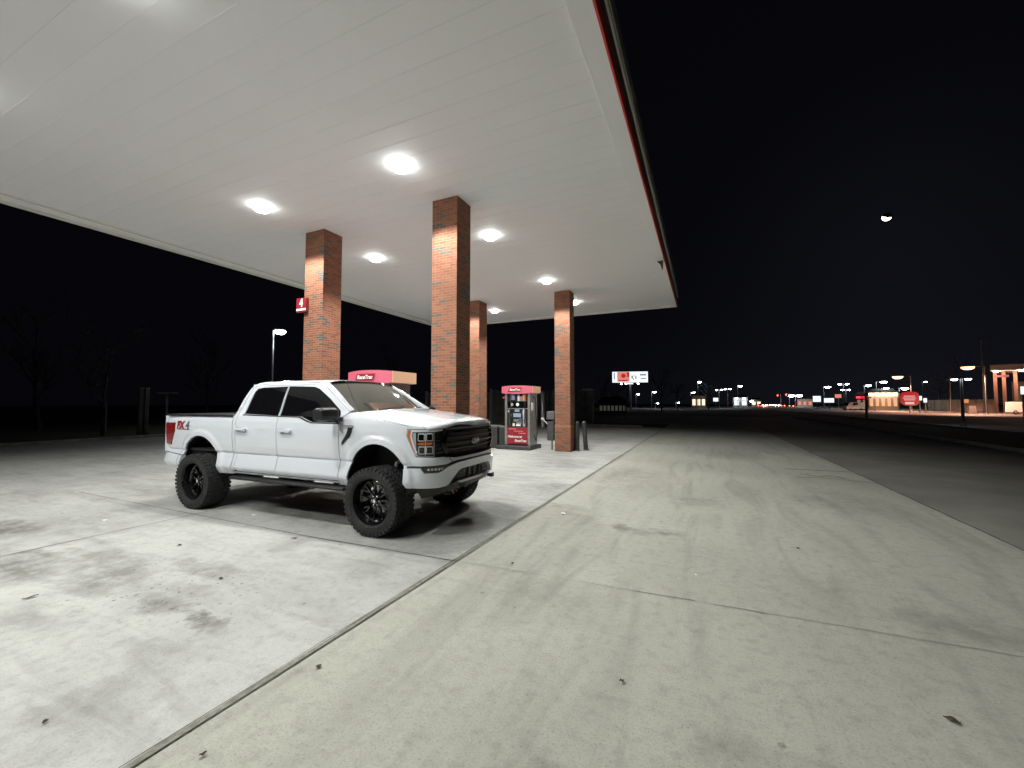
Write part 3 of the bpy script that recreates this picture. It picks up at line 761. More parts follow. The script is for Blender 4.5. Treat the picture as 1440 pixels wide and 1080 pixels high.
# --- roof, windscreen, pillars
def roof_sec(x):
    f = sst(-1.35, -1.02, x); r = sst(-2.25, -2.78, x)
    dz = -.035 * f - .075 * r
    return dz
def rooff(p, q):
    u = -1 + 2 * p; a = abs(u)
    xf = -1.02 - .13 * a ** 2.2; xr = -2.74 + .12 * a ** 4
    x = xr + (xf - xr) * q
    y = u * (.805 - .015 * sst(-1.5, -1.1, x))
    z = 2.098 - .022 * a * a - .075 * a ** 9 + roof_sec(x)
    return (x, y, z)
ro = MB().grid(rooff, 48, 50).build('roof', M['paint'], TRK, smooth=50)
sd = ro.modifiers.new('thick', 'SOLIDIFY'); sd.thickness = .03; sd.offset = -1
WB = lambda u: (-.30 - .235 * abs(u) ** 2.2, .875 * u, 1.602 - .02 * abs(u) ** 2)
WT = lambda u: (-1.03 - .12 * abs(u) ** 2.2, .735 * u, 2.052 - .040 * abs(u) ** 2.4)
def ws(p, q):
    u = -1 + 2 * p; b, t = WB(u), WT(u); bl = .022 * math.sin(math.pi * q)
    return tuple(b[i] + (t[i] - b[i]) * q + (bl * .6 if i == 0 else bl * .8 if i == 2 else 0) for i in range(3))
wso = MB().grid(ws, 32, 20).build('windscreen', M['glass_ws'], TRK, smooth=60)
wf = MB()
for sg in (1, -1):
    def pil(p, q, sg=sg):
        e = ws(1 if sg > 0 else 0, q); e = (e[0] + .006, e[1] - sg * .025, e[2] + .012)
        w = warp(-.50 + (-1.17 + .50) * q, 1.598 + (2.028 - 1.598) * q, .004, -sg)
        m_ = tuple((a + b) / 2 + c for a, b, c in zip(e, w, (.006, 0, .010)))
        k = p * 2
        return tuple(e[i] + (m_[i] - e[i]) * k for i in range(3)) if k <= 1 else tuple(m_[i] + (w[i] - m_[i]) * (k - 1) for i in range(3))
    po = MB().grid(pil, 6, 16).build('windscreen_pillar', M['paint'], TRK, smooth=50)
    sd = po.modifiers.new('thick', 'SOLIDIFY'); sd.thickness = .02; sd.offset = 0
hdr = MB().grid(lambda p, q: tuple((ws(p, .965)[i] + (rooff(p, 1)[i] - ws(p, .965)[i]) * q + (.008 if i == 2 else 0)) for i in range(3)), 32, 2).build('windscreen_header', M['blackgloss'], TRK, smooth=50)
cw = MB().grid(lambda p, q: (WB(-1 + 2 * p)[0] - .005 + .06 * q, WB(-1 + 2 * p)[1] * 1.0, WB(-1 + 2 * p)[2] - .005 - .004 * q), 24, 2).build('cowl', M['black'], TRK)
for (u0, u1) in ((-.62, .05), (.28, .86)):
    wp = []
    for i in range(9):
        t = i / 8; p_ = (u0 + (u1 - u0) * t + 1) / 2; w_ = ws(p_, .03 + .07 * t); wp.append((w_[0] + .012, w_[1], w_[2] + .018))
    wm = MB().tube(wp, .009, 6); a = wp[0]; wm.tube([(a[0] + .05, a[1] - .02, a[2] - .03), a], .014, 6)
    wm.build('wiper', M['black'], TRK, smooth=60)
# back of the cab with its window, inner tub that closes the cab
MB().grid(lambda p, q: (-2.862 + .14 * max(0, (q - .6) / .4), (-1 + 2 * p) * (.975 - .21 * sst(.58, 1, q)), .70 + 1.325 * q), 12, 14).build('cab_back', M['paint'], TRK, smooth=40)
MB().add([(-2.868, -.62, 1.58), (-2.868, .62, 1.58), (-2.775, .58, 1.90), (-2.775, -.58, 1.90), (-2.84, -.62, 1.58), (-2.84, .62, 1.58), (-2.75, .58, 1.90), (-2.75, -.58, 1.90)], [(0, 1, 2, 3), (7, 6, 5, 4), (0, 4, 5, 1), (1, 5, 6, 2), (2, 6, 7, 3), (3, 7, 4, 0)]).build('rear_window', M['glass_tint'], TRK)
MB().box(-2.84, -.62, -.90, .90, .62, 1.50).box(-2.62, -1.25, -.74, .74, 1.50, 1.97).box(-.62, .60, -.50, .50, .80, 1.38).box(.55, .84, -.52, .52, .78, 1.37).build('cab_interior', M['chassis'], TRK)
sh = MB().box(-1.5, -1.15, -.60, -.12, 1.30, 1.80).box(-1.5, -1.15, .12, .60, 1.30, 1.80)
# --- bed
MB().box(-4.62, -2.90, -.935, .935, 1.495, 1.535).build('bed_cover', M['black'], TRK, bevel=.012)
MB().box(-4.60, -2.90, -.90, .90, .92, .96).build('bed_floor', M['chassis'], TRK)
for sg in (-1, 1): MB().box(-4.63, -2.895, sg * .972 - .02, sg * .972 + .012, 1.50, 1.532).build('bed_rail_cap', M['black'], TRK, bevel=.006)
tg = MB().box(-4.79, -4.74, -.80, .80, .90, 1.50); tgo = tg.build('tailgate', M['paint'], TRK, bevel=.015)
MB().box(-4.81, -4.79, -.12, .12, 1.36, 1.43).build('handle', M['black'], tgo, bevel=.005)
for sg in (1, -1): MB().box(-4.76, -4.62, min(sg * .94, sg * .80), max(sg * .94, sg * .80), .875, 1.5).build('tail_corner', M['paint'], TRK, bevel=.01)
rb = panel('rear_bumper', [(-4.86, .86), (-4.60, .862), (-4.14, .835), (-4.165, .665), (-4.22, .645), (-4.62, .635), (-4.86, .66)], M['paint'], d0=.018, d1=-.05, res=.03, bevel=.012)
MB().box(-4.86, -4.74, -.80, .80, .64, .86).build('rear_bumper_beam', M['paint'], TRK, bevel=.02)
# --- front bumper, fog lamps, intake
def sym(L): return L + [(2 * SC - s, z) for s, z in reversed(L)]
bt = sym([(.455, .890), (.675, .895), (.72, .832), (.90, .826), (.965, .836), (1.075, .892), (1.13, .905), (1.24, .930), (1.45, .938)])
bb = [(1.45, .840), (1.33, .836), (1.27, .822), (1.16, .735), (1.09, .665), (1.03, .645), (.90, .637), (.50, .648), (.47, .70)]
bmp = panel('front_bumper', bt + [(2 * SC - s, z) for s, z in reversed(bb)] + bb, M['paint'], d0=.045, d1=-.05, both=False, res=.022, bevel=.012)[0]
panel('fog_lamp', [(.685, .898), (.725, .842), (.90, .836), (.96, .846), (1.06, .905), (1.00, .912)], M['blackgloss'], d0=.012, d1=-.04, res=.03)
for i in range(5):
    s = .76 + i * .048; panel('fog_lamp_element', [(s, .862), (s + .030, .858), (s + .034, .884), (s + .004, .888)], M['lampglass'], d0=.018, d1=-.01, res=.03, bevel=.003)
panel('gap_strip', sym([(.46, .905), (.68, .91), (1.08, .912), (1.14, .925), (1.24, .952), (1.45, .962)])[:0] or
      [(.47, .918), (.68, .922), (1.07, .922), (1.15, .95), (1.30, .962), (2 * SC - 1.30, .962), (2 * SC - 1.15, .95), (2 * SC - 1.07, .922), (2 * SC - .68, .922), (2 * SC - .47, .918), (2 * SC - .47, .90), (2 * SC - 1.07, .895), (1.07, .895), (.47, .90)],
      M['black'], d0=-.012, d1=-.05, both=False, res=.03, bevel=0)
ins = [(1.10, .655), (1.17, .730), (1.28, .815), (1.34, .832), (2 * SC - 1.34, .832), (2 * SC - 1.28, .815), (2 * SC - 1.17, .730), (2 * SC - 1.10, .655)]
panel('lower_intake', ins, M['black'], d0=-.005, d1=-.05, both=False, res=.03, bevel=0)
for s_, w_ in ((1.30, .16), (2 * SC - 1.46, .16)): 
    for k in range(4): panel('intake_bar', Rr(s_, s_ + w_, .715 + k * .025, .727 + k * .025), M['greyplastic'], d0=.015, d1=-.01, both=False, res=.05, bevel=0)
for s_ in (1.55, SC - .012, 2 * SC - 1.575): panel('intake_post', Rr(s_, s_ + .022, .69, .83), M['greyplastic'], d0=.02, d1=-.01, both=False, res=.05, bevel=0)
panel('skid_lip', [(1.16, .655), (1.22, .682), (2 * SC - 1.22, .682), (2 * SC - 1.16, .655), (2 * SC - 1.2, .645), (1.2, .645)], M['silver'], d0=.05, d1=-.04, both=False, res=.03, bevel=.004)
panel('air_dam', [(.56, .640), (2 * SC - .56, .640), (2 * SC - .66, .49), (2 * SC - 1.15, .555), (1.15, .555), (.66, .49)], M['black'], d0=-.02, d1=-.07, both=False, res=.04, bevel=.005)
for sg in (1, -1): MB().box(.93, 1.02, sg * .42 - .02, sg * .42 + .02, .60, .65).box(1.0, 1.03, sg * .42 - .045, sg * .42 + .045, .60, .66).build('tow_hook', M['black'], TRK, bevel=.008)
# --- grille
panel('grille_surround', [(.868, 1.345), (.868, 1.035), (1.02, 1.03), (1.12, 1.008), (1.17, 1.0), (2 * SC - 1.17, 1.0), (2 * SC - 1.12, 1.008), (2 * SC - 1.02, 1.03), (2 * SC - .868, 1.035), (2 * SC - .868, 1.345), (2 * SC - 1.02, 1.365), (1.02, 1.365)],
      M['black'], d0=-.03, d1=-.06, both=False, res=.03, bevel=0)
fo = [(1.03, 1.362), (1.00, 1.33), (.955, 1.27), (.955, 1.15), (1.02, 1.06), (1.10, 1.01), (1.17, 1.002)]; fi = [(1.10, 1.325), (1.075, 1.295), (1.03, 1.24), (1.03, 1.16), (1.08, 1.095), (1.14, 1.055), (1.19, 1.045)]
mir = lambda L: [(2 * SC - s, z) for s, z in L]
panel('grille_frame', fo + mir(fo)[::-1], M['blackgloss'], d0=.022, d1=-.03, both=False, res=.03, bevel=.006, holes=[fi + mir(fi)[::-1]])
grl = []
for z, h in ((1.115, .022), (1.185, .030), (1.262, .022)):
    grl.append(panel('grille_bar', [(1.03, z - h / 2), (2 * SC - 1.03, z - h / 2), (2 * SC - 1.03, z + h / 2), (1.03, z + h / 2)], M['black'], d0=.016, d1=-.03, both=False, res=.04, bevel=.005))
hm = MB()
for i in range(34):
    for j in range(7):
        s = 1.08 + i * .0405 + (.02 if j % 2 else 0); z = 1.065 + j * .038
        if s > 2 * SC - 1.08: continue
        if any(abs(z - a) < b / 2 + .016 for a, b in ((1.115, .022), (1.185, .030), (1.262, .022))): continue
        hm.prism([(s + .015 * math.cos(R(60 * q)), z + .015 * math.sin(R(60 * q))) for q in range(6)], lambda u, v, w: warp(u, v, w), -.03, -.014)
hm.prism(Rr(SC - .01, SC + .01, 1.055, 1.31), lambda u, v, w: warp(u, v, w), -.032, -.02)
hm.build('grille_mesh', M['greyplastic'], TRK)
for k in range(5):
    z = 1.075 + k * .055; e = .955 if .9 < z < 1.3 else .98
    panel('grille_rib', Rr(.88, .962 if 1.12 < z < 1.3 else 1.0, z, z + .018), M['blackgloss'], d0=-.006, d1=-.03, res=.04, bevel=.003)
em = MB(); N = 40
def ell(a, b, d): return [(SC + a * math.cos(2 * math.pi * i / N), 1.185 + b * math.sin(2 * math.pi * i / N), d) for i in range(N)]
emb = MB().prism([(p[0], p[1]) for p in ell(.112, .046, 0)], lambda u, v, w: warp(u, v, w), .012, .030).build('emblem', M['badge'], TRK, bevel=.003)
MB().prism([(p[0], p[1]) for p in ell(.103, .038, 0)], lambda u, v, w: warp(u, v, w), .0295, .0325).build('emblem_field', mat('emblem_field', (.03, .035, .05), .3, coat=.5), emb)
add_text(MB(), 'Ford', .078, lambda u, v: warp(SC + u, 1.187 + v, .0345), shear=.35, offset=.0022).build('emblem_script', M['badge'], emb)
# --- headlights
hl = panel('headlight', [(.492, 1.380), (.482, 1.305), (.60, 1.045), (.862, 1.032), (.862, 1.345), (1.0, 1.372), (1.0, 1.382)], M['lampglass'], d0=-.004, d1=-.05, res=.03, bevel=.004)
for o, sg in zip(hl, (1, -1)):
    def sub(name, poly, mm, d0, d1, bv=0):
        return panel(name, poly, M[mm], d0=d0, d1=d1, res=.025, parent=o, sgns=(sg,), bevel=0)[0]
    sub('corner_marker', [(.497, 1.372), (.532, 1.372), (.520, 1.30), (.575, 1.165), (.60, 1.12), (.588, 1.098), (.490, 1.303)], 'amber', .001, -.01)
    sub('lamp_bezel', [(.600, 1.345), (.612, 1.075), (.636, 1.052), (.852, 1.045), (.852, 1.345)], 'blackgloss', .001, -.01)
    sub('light_bar', [(.545, 1.372), (.995, 1.378), (.99, 1.362), (.845, 1.355), (.56, 1.355), (.545, 1.30), (.60, 1.15), (.625, 1.09), (.612, 1.08), (.575, 1.15), (.53, 1.298)], 'drl', .010, -.005)
    for (a, b) in ((.630, 1.235), (.742, 1.235), (.640, 1.070), (.742, 1.070)):
        ls = sub('projector', [(a, b + .008), (a + .008, b), (a + .082, b), (a + .09, b + .008), (a + .09, b + .092), (a + .082, b + .10), (a + .008, b + .10), (a, b + .092)], 'drl', .004, -.005)
        sub('projector_lens', [(a + .008, b + .010), (a + .080, b + .010), (a + .080, b + .088), (a + .008, b + .088)], 'blackgloss', .007, -.002)
    sub('lamp_divider', [(.728, 1.055), (.737, 1.055), (.737, 1.34), (.728, 1.34)], 'drl', .008, -.002); sub('lamp_divider', [(.838, 1.055), (.847, 1.055), (.847, 1.34), (.838, 1.34)], 'silver', .008, -.002)
    sub('turn_signal', [(.625, 1.203), (.655, 1.187), (.70, 1.184), (.735, 1.195), (.77, 1.182), (.815, 1.188), (.83, 1.203), (.815, 1.220), (.76, 1.215), (.70, 1.222), (.65, 1.216)], 'amber', .010, -.002)
# --- details on the fender and bed
for o, sg in zip(fender, (1, -1)):
    f_ = lambda u, v, w: warp(u, v, w, sg)
    MB().prism([(-.575, 1.432), (-.40, 1.432), (-.385, 1.41), (-.40, 1.388), (-.56, 1.388)], f_, .0, .016).build('vent_badge', M['badge'], o, bevel=.003)
    MB().prism([(-.475, 1.388), (-.405, 1.388), (-.412, 1.33), (-.45, 1.265), (-.53, 1.195), (-.59, 1.145), (-.585, 1.19), (-.535, 1.255), (-.50, 1.31)], f_, .0, .012).build('vent_blade', M['black'], o, bevel=.002)
for o, sg in zip(bed_side, (1, -1)):
    cx = -4.135
    def tx(u, v, dd=.003): return warp(cx + u * sg, 1.342 + v, dd, sg)
    add_text(MB(), 'FX', .168, lambda u, v: tx(u - .095, v, .0045), shear=.12, offset=.012).build('decal', M['signred'], o)
    add_text(MB(), '4', .168, lambda u, v: tx(u + .105, v, .0045), shear=.12, offset=.010).build('decal', M['greyplastic'], o)
    MB().prism([(-.17, -.072), (.16, -.072), (.165, -.060), (-.165, -.060)], lambda u, v, w: tx(u, v, w), .001, .003).build('decal_stripe', M['greyplastic'], o)
MB().tube([warp(-.36, 1.575, -.05), (Vector(warp(-.36, 1.575, -.05)) + Vector((-.16, .02, .20))), (Vector(warp(-.36, 1.575, -.05)) + Vector((-.30, .03, .46)))], [.006, .004, .003], 6).build('antenna', M['black'], TRK)
# --- mirrors
for sg in (1, -1):
    mm = MB(); yb = lambda v: -sg * v
    prof = [(-.76, 1.50), (-.76, 1.62), (-.72, 1.655), (-.62, 1.66), (-.575, 1.63), (-.565, 1.54), (-.60, 1.49), (-.70, 1.478)]
    secs = [(1.06, .80), (1.09, .97), (1.20, 1.02), (1.30, .98), (1.335, .80)]
    o_ = len(mm.v); n = len(prof)
    for (yy, k) in secs:
        for (x_, z_) in prof: mm.v.append((-.665 + (x_ + .665) * k - (yy - 1.06) * .10, yb(yy), 1.570 + (z_ - 1.570) * k))
    for i in range(len(secs) - 1):
        for j in range(n): mm.f.append((o_ + i * n + j, o_ + i * n + (j + 1) % n, o_ + (i + 1) * n + (j + 1) % n, o_ + (i + 1) * n + j)); mm.mi.append(0)
    mm.f.append(tuple(range(n))); mm.mi.append(0); mm.f.append(tuple(o_ + (len(secs) - 1) * n + j for j in range(n))); mm.mi.append(0)
    mo = mm.build('wing_mirror', M['black'], TRK, bevel=.012)
    MB().box(-.70, -.60, yb(1.10) if sg < 0 else yb(1.10), yb(.945), 1.47, 1.53).build('mirror_arm', M['black'], mo, bevel=.015)
    MB().add([(-.775, yb(1.09), 1.51), (-.79, yb(1.30), 1.51), (-.79, yb(1.30), 1.635), (-.775, yb(1.09), 1.635)], [(0, 1, 2, 3)]).build('mirror_glass', M['chrome'], mo)
# --- running boards
for sg in (1, -1):
    rbm = MB(); yb = lambda v: -sg * v
    pr = [(.86, .545), (.875, .580), (1.02, .578), (1.045, .564), (1.045, .540), (1.02, .529), (.88, .529)]
    xs = [(-2.86, .9), (-2.83, 1), (-.62, 1), (-.52, .9)]
    n = len(pr)
    for x_, k in xs:
        for y_, z_ in pr: rbm.v.append((x_, yb(y_), .555 + (z_ - .555) * k))
    for i in range(len(xs) - 1):
        for j in range(n): rbm.f.append((i * n + j, i * n + (j + 1) % n, (i + 1) * n + (j + 1) % n, (i + 1) * n + j)); rbm.mi.append(0)
    rbm.f.append(tuple(range(n))); rbm.mi.append(0); rbm.f.append(tuple(3 * n + j for j in range(n))); rbm.mi.append(0)
    ro_ = rbm.build('running_board', M['black'], TRK, bevel=.006)
    for x_ in (-2.6, -1.7, -.8):
        MB().box(x_ - .03, x_ + .03, min(yb(.70), yb(.90)), max(yb(.70), yb(.90)), .575, .61).build('bracket', M['chassis'], ro_)
# --- chassis
ch = MB()
for sg in (1, -1): ch.box(-4.55, .75, sg * .45 - .05, sg * .45 + .05, .60, .74)
for x_ in (-4.4, -2.8, -1.6, -.4, .5): ch.box(x_ - .05, x_ + .05, -.45, .45, .62, .70)
ch.box(-4.5, -2.9, -.85, .85, .80, .915).box(-3.0, -2.2, .1, .42, .52, .62).box(-1.9, -.9, -.25, .25, .50, .64)
ch.build('chassis', M['chassis'], TRK)
MB().tube([(-3.68, -.80, .45), (-3.68, .80, .45)], .05, 12).lathe([(0, -.17), (.12, -.14), (.17, 0), (.12, .14), (0, .17)], 16, axis='Y', c=(-3.68, 0, .46)).build('rear_axle', M['chassis'], TRK, smooth=50)
MB().tube([(0, -.75, .46), (0, -.2, .52), (0, .2, .52), (0, .75, .46)], .035, 10).box(-.2, .2, -.2, .2, .45, .65).box(-.12, .12, -.72, .72, .40, .45).build('front_axle', M['chassis'], TRK)
MB().tube([(-3.5, -.04, .5), (-1.2, -.04, .58)], .045, 10).build('drive_shaft', M['chassis'], TRK, smooth=50)
MB().tube([(-4.7, .55, .55), (-3.9, .55, .60), (-2.6, .35, .56), (-1.5, .35, .56)], .035, 10).build('exhaust_pipe', M['steel'], TRK, smooth=50)
for sg in (1, -1):
    for ax in AX:
        lin = MB(); nn = 28
        lin.grid(lambda p, q: (ax + .485 * math.cos(R(-18 + 218 * p)), -sg * (.955 - .42 * q), AZC + .485 * math.sin(R(-18 + 218 * p))), nn, 3)
        lin.grid(lambda p, q: (ax + .485 * (1 - q) * math.cos(R(-18 + 218 * p)), -sg * .535, AZC + .485 * (1 - q) * math.sin(R(-18 + 218 * p))), nn, 3)
        lin.build('wheel_well_liner', M['black'], TRK, smooth=50)
    # coil over strut seen between tyre and arch
    b0 = Vector((.36, -sg * .74, .60)); b1 = Vector((.40, -sg * .70, 1.04)); ax_ = (b1 - b0).normalized(); u_ = ax_.orthogonal().normalized(); v_ = ax_.cross(u_)
    st = MB().tube([b0, b1], .032, 10).build('shock_absorber', M['spring'], TRK, smooth=50)
    pts = [b0 + (b1 - b0) * (.25 + .7 * i / 96) + (u_ * math.cos(i * 2 * math.pi / 12) + v_ * math.sin(i * 2 * math.pi / 12)) * .078 for i in range(97)]
    MB().tube(pts, .015, 6).build('coil_spring', M['spring'], st, smooth=60)
    MB().tube([(.05, -sg * .50, .95), (.12, -sg * .72, .90), (.10, -sg * .74, .70)], .03, 8).tube([(.30, -sg * .50, .98), (.14, -sg * .72, .93)], .025, 8).build('control_arm', M['steel'], TRK, smooth=50)
# --- wheels
def make_wheel():
    # outer face towards -Y
    TW, RO = .165, .45
    wh = MB().lathe([(.0, -.075), (.045, -.078), (.05, -.06), (.075, -.05), (.085, -.035), (.085, .06), (.0, .06)], 32, axis='Y')
    nsp = 10
    for k in range(nsp):
        a = 2 * math.pi * k / nsp; ca, sa = math.cos(a), math.sin(a)
        def P(r, t, y): return (r * ca - t * sa, y, r * sa + t * ca)
        def bar(r0, t0, w0, r1, t1, w1, y0, y1):
            vs = [P(r0, t0 - w0, y0), P(r0, t0 + w0, y0), P(r1, t1 + w1, y1), P(r1, t1 - w1, y1)]; vb = [(v[0], v[1] + .035, v[2]) for v in vs]
            wh.add(vs + vb, [(0, 1, 2, 3), (7, 6, 5, 4), (0, 4, 5, 1), (1, 5, 6, 2), (2, 6, 7, 3), (3, 7, 4, 0)])
        bar(.07, 0, .014, .17, 0, .011, -.045, -.030)
        bar(.155, .002, .009, .262, .040, .009, -.031, -.050); bar(.155, -.002, .009, .262, -.040, .009, -.031, -.050)
    w = wh.build('wheel', M['blackgloss'], None, smooth=35, bevel=.002)
    lug = MB()
    for k in range(6):
        a = 2 * math.pi * k / 6; lug.tube([(.062 * math.cos(a), -.045, .062 * math.sin(a)), (.062 * math.cos(a), -.072, .062 * math.sin(a))], .009, 6)
    lug.build('lug_nuts', M['chrome'], w)
    MB().lathe([(0, -.098), (.026, -.096), (.034, -.078)], 6, axis='Y').build('centre_cap', M['chrome'], w)
    MB().lathe([(.302, -.170), (.312, -.160), (.312, -.150), (.298, -.150), (.290, -.158), (.284, -.145), (.280, -.05), (.262, -.035), (.262, .0), (.275, .06), (.285, .15), (.31, .16)], 64, axis='Y').build('rim', M['blackgloss'], w, smooth=35)
    MB().lathe([(.10, .03), (.18, .03), (.18, .055), (.10, .055)], 40, axis='Y').build('brake_disc', M['steel'], w, smooth=40)
    t = MB().lathe([(.300, -.160), (.318, -.172), (.345, -.180), (.385, -.182), (.415, -.176), (.436, -.158), (.441, -.12), (.441, .12), (.436, .158), (.415, .176), (.385, .18), (.345, .18), (.318, .172), (.300, .16)], 72, axis='Y')
    N = 42
    def blk(a0, a1, y0, y1, r0, r1, sk=0.0, tap=.8):
        vs = []
        for r, k in ((r0, 1), (r1, tap)):
            for (a, y) in ((a0, y0), (a1, y0), (a1, y1), (a0, y1)):
                am, ym = (a0 + a1) / 2, (y0 + y1) / 2; aa = am + (a - am) * k + sk * (y - ym); yy = ym + (y - ym) * k
                vs.append((r * math.cos(aa), yy, r * math.sin(aa)))
        t.add(vs, [(0, 3, 2, 1), (4, 5, 6, 7), (0, 1, 5, 4), (1, 2, 6, 5), (2, 3, 7, 6), (3, 0, 4, 7)])
    st_ = 2 * math.pi / N
    for k in range(N):
        a = k * st_
        for sd_ in (-1, 1):
            o = .5 * st_ if sd_ > 0 else 0
            L = .045 if k % 2 else .030
            blk(a + o, a + o + st_ * .80, min(sd_ * .100, sd_ * .158), max(sd_ * .100, sd_ * .158), .436, .4505, sd_ * .5, .90)
            # shoulder lug wrapping down the sidewall
            y0, y1 = sd_ * .150, sd_ * .185
            blk(a + o + st_ * .04, a + o + st_ * .76, min(y0, y1), max(y0, y1), .405 - (.02 if k % 2 else 0), .4435, 0, .90)
            blk(a + o + st_ * .30, a + o + st_ * .85, min(sd_ * .052, sd_ * .092), max(sd_ * .052, sd_ * .092), .430, .4515, -sd_ * 1.4, .86)
        blk(a + .2 * st_, a + .80 * st_, -.046, .000, .430, .452, 1.6, .86); blk(a + .65 * st_, a + 1.2 * st_, -.002, .046, .430, .452, -1.6, .86)
    # raised sidewall rings
    t.lathe([(.352, -.180), (.354, -.185), (.358, -.185), (.360, -.180)], 72, axis='Y'); t.lathe([(.325, -.176), (.328, -.181), (.332, -.181), (.335, -.178)], 72, axis='Y')
    t.build('tyre', M['rubber'], w, smooth=30, recalc=True)
    return w
W0 = make_wheel(); W0.parent = TRK; W0.location = (0, -.925, .4425); W0.scale = (.982, 1, .982)
for (x_, sg) in ((-3.68, 1), (0, -1), (-3.68, -1)):
    c = copy_tree(W0, TRK); c.location = (x_, -.925 * sg, .4425)
    c.rotation_euler = (0, R(37 * (x_ + 1)), 0 if sg > 0 else math.pi)

# ================================================================ LITTER
LT = [(-5.79, 2.95, .10, .03, 'leaf', 'dark twig shaped leaf on the concrete in front of the rear wheel'), (-5.43, 1.62, .13, .025, 'leaf', 'long dark leaf at the far left among the oil stains'),
      (-4.33, 2.57, .07, .03, 'leaf', 'small dark leaf between the oil stains and the joint'), (-2.31, 2.0, .05, .03, 'leaf', 'small brown leaf just right of the long joint'),
      (1.19, 3.11, .085, .035, 'leaf', 'black leaf lying at the lower right of the apron'), (-.49, 2.68, .035, .025, 'leaf', 'tiny dark leaf in the lower middle of the apron'),
      (-2.01, 6.26, .13, .06, 'paper_scrap', 'white paper scrap right of the joint beyond the front wheel'), (-6.29, 4.19, .10, .05, 'paper_scrap', 'white paper scrap beside the running board shadow'),
      (.98, 5.94, .05, .03, 'leaf', 'small leaf in the middle of the right apron'), (-1.89, 4.11, .04, .03, 'leaf', 'small leaf next to where the joints cross'), (-3.25, 1.05, .04, .02, 'leaf', 'small leaf left of the long joint at the bottom edge'),
      (-2.25, 1.28, .04, .02, 'leaf', 'speck of leaf right of the long joint at the bottom edge'), (-4.75, 3.7, .10, .03, 'leaf', 'bent twig on the ground behind the front tyre'), (-.1, 4.6, .03, .03, 'paper_scrap', 'tiny white scrap on the right apron near the thin crack'),
      (-8.0, 3.1, .08, .05, 'paper_scrap', 'small pale scrap at the left on the concrete')]
for x, y, L_, W_, k_, lab in LT:
    L_ *= .8; W_ *= .8
    a = random.uniform(0, 3.1); n = 10
    sx_ = random.uniform(.6, 1)
    mb = MB().grid(lambda u, v: (((u - .5) * L_) * math.cos(a) - (v - .5) * 1.5 * W_ * math.sin(math.pi * min(.97, max(.06, u))) * math.sin(a),
        ((u - .5) * L_) * math.sin(a) + (v - .5) * 1.5 * W_ * math.sin(math.pi * min(.97, max(.06, u))) * math.cos(a), .006 + .006 * math.sin(4 * u + a) ** 2 + .004 * abs(v - .5) * 2), n, 4)
    o = mb.build(k_, M['leafbrown'] if k_ == 'leaf' else M['paper'], None, smooth=60, loc=(x, y, 0))
    tag(o, lab, 'leaf' if k_ == 'leaf' else 'paper', 'fallen leaves on the concrete' if k_ == 'leaf' else 'paper scraps on the concrete')

# ================================================================ FAR THINGS
WG = glow('lamp_white', (.86, .95, 1.0), 60); WG2 = glow('lamp_white_dim', (.9, .95, 1.0), 20)
SG = glow('lamp_sodium', (1.0, .42, .22), 6); HG = glow('headlight_glow', (1.0, .86, .70), 260); RG = glow('lamp_red', (1.0, .05, .03), 14)
SIGNW = glow('sign_white_lit', (.85, .92, 1.0), 1.3); SIGNR = glow('sign_red_lit', (.85, .03, .04), .55); SIGNP = glow('sign_pink_lit', (1., .30, .24), .75)
WINW = glow('window_lit', (1.0, .80, .55), 1.5); ORW = glow('wall_wash_orange', (1, .35, .12), .9)
def yaw_to_eye(x, y): return math.atan2(-x, y)          # local -Y faces the viewer
def lamp_post(px, py, dist, lab, gl=None, heads=1, size=.55, arm=.8, group='tall lamp posts in the distance', side=1, power=0, colr=(1, 1, 1), spot=False):
    x, y = ground_at(px, dist); h = height_at(px, py, dist)
    t = thing('street_lamp', (x, y, 0), yaw_to_eye(x, y), lab, 'street lamp', group)
    MB().tube([(0, 0, 0), (0, 0, h + .08)], [.11, .07], 10).lathe([(.2, 0), (.2, .12), (.12, .2)], 12, axis='Z').build('pole', M['pole'], t, smooth=50)
    for k in range(heads):
        s = side if heads == 1 else (1 if k else -1)
        hd = MB().tube([(0, 0, h), (s * arm * .5, 0, h + .06)], .035, 8); hd.box(s * arm * .5 - .0, s * (arm * .5 + size), -.2, .2, h + .0, h + .12)
        ho_ = hd.build('lamp_head', M['pole'], t, bevel=.01)
        MB().lathe([(0, -size * .30), (size * .30, -size * .26), (size * .48, -size * .12), (size * .5, -.002)], 16, axis='Z', c=(s * (arm * .5 + size * .5), 0, h)).build('lens', gl or WG, ho_, smooth=60)  # dome oversized and extra bright, so its shape carries the lamp's bloom
    if power:
        ld = bpy.data.lights.new('street_light', 'SPOT' if spot else 'POINT'); ld.energy = power; ld.color = colr; ld.shadow_soft_size = .3
        if spot: ld.spot_size = R(146); ld.spot_blend = .4
        o = bpy.data.objects.new('street_light', ld); COL.objects.link(o); o.parent = t; o.location = (side * (arm * .5 + size * .5), 0, h - .45 - size * .35)
    return t
lamp_post(382, 465, 34, 'white lamp on a single pole behind the truck cab, left of the brick columns', heads=1, size=.75, arm=.1, group='tall lamp posts in the distance', power=420, spot=True, colr=(.9, .97, 1))
lamp_post(981, 537, 120, 'tallest white lamp post in the gap right of the billboard', size=.9, arm=0.1)
lamp_post(971, 552, 170, 'short white lamp just left of the tallest one', size=1.1, heads=1)
lamp_post(1011, 548, 150, 'double headed white lamp right of the tallest lamp', heads=2, size=.7)
lamp_post(1023, 547, 152, 'lamp post beside the double headed white lamp', heads=2, size=.6)
lamp_post(1037, 543, 175, 'white lamp high above the small lit white building', size=1.1)
lamp_post(1158, 544, 160, 'white lamp above the two white roadside signs', size=1.3)
lamp_post(1186, 540, 150, 'double headed lamp over the road to the left of the diner', heads=2, size=.8)
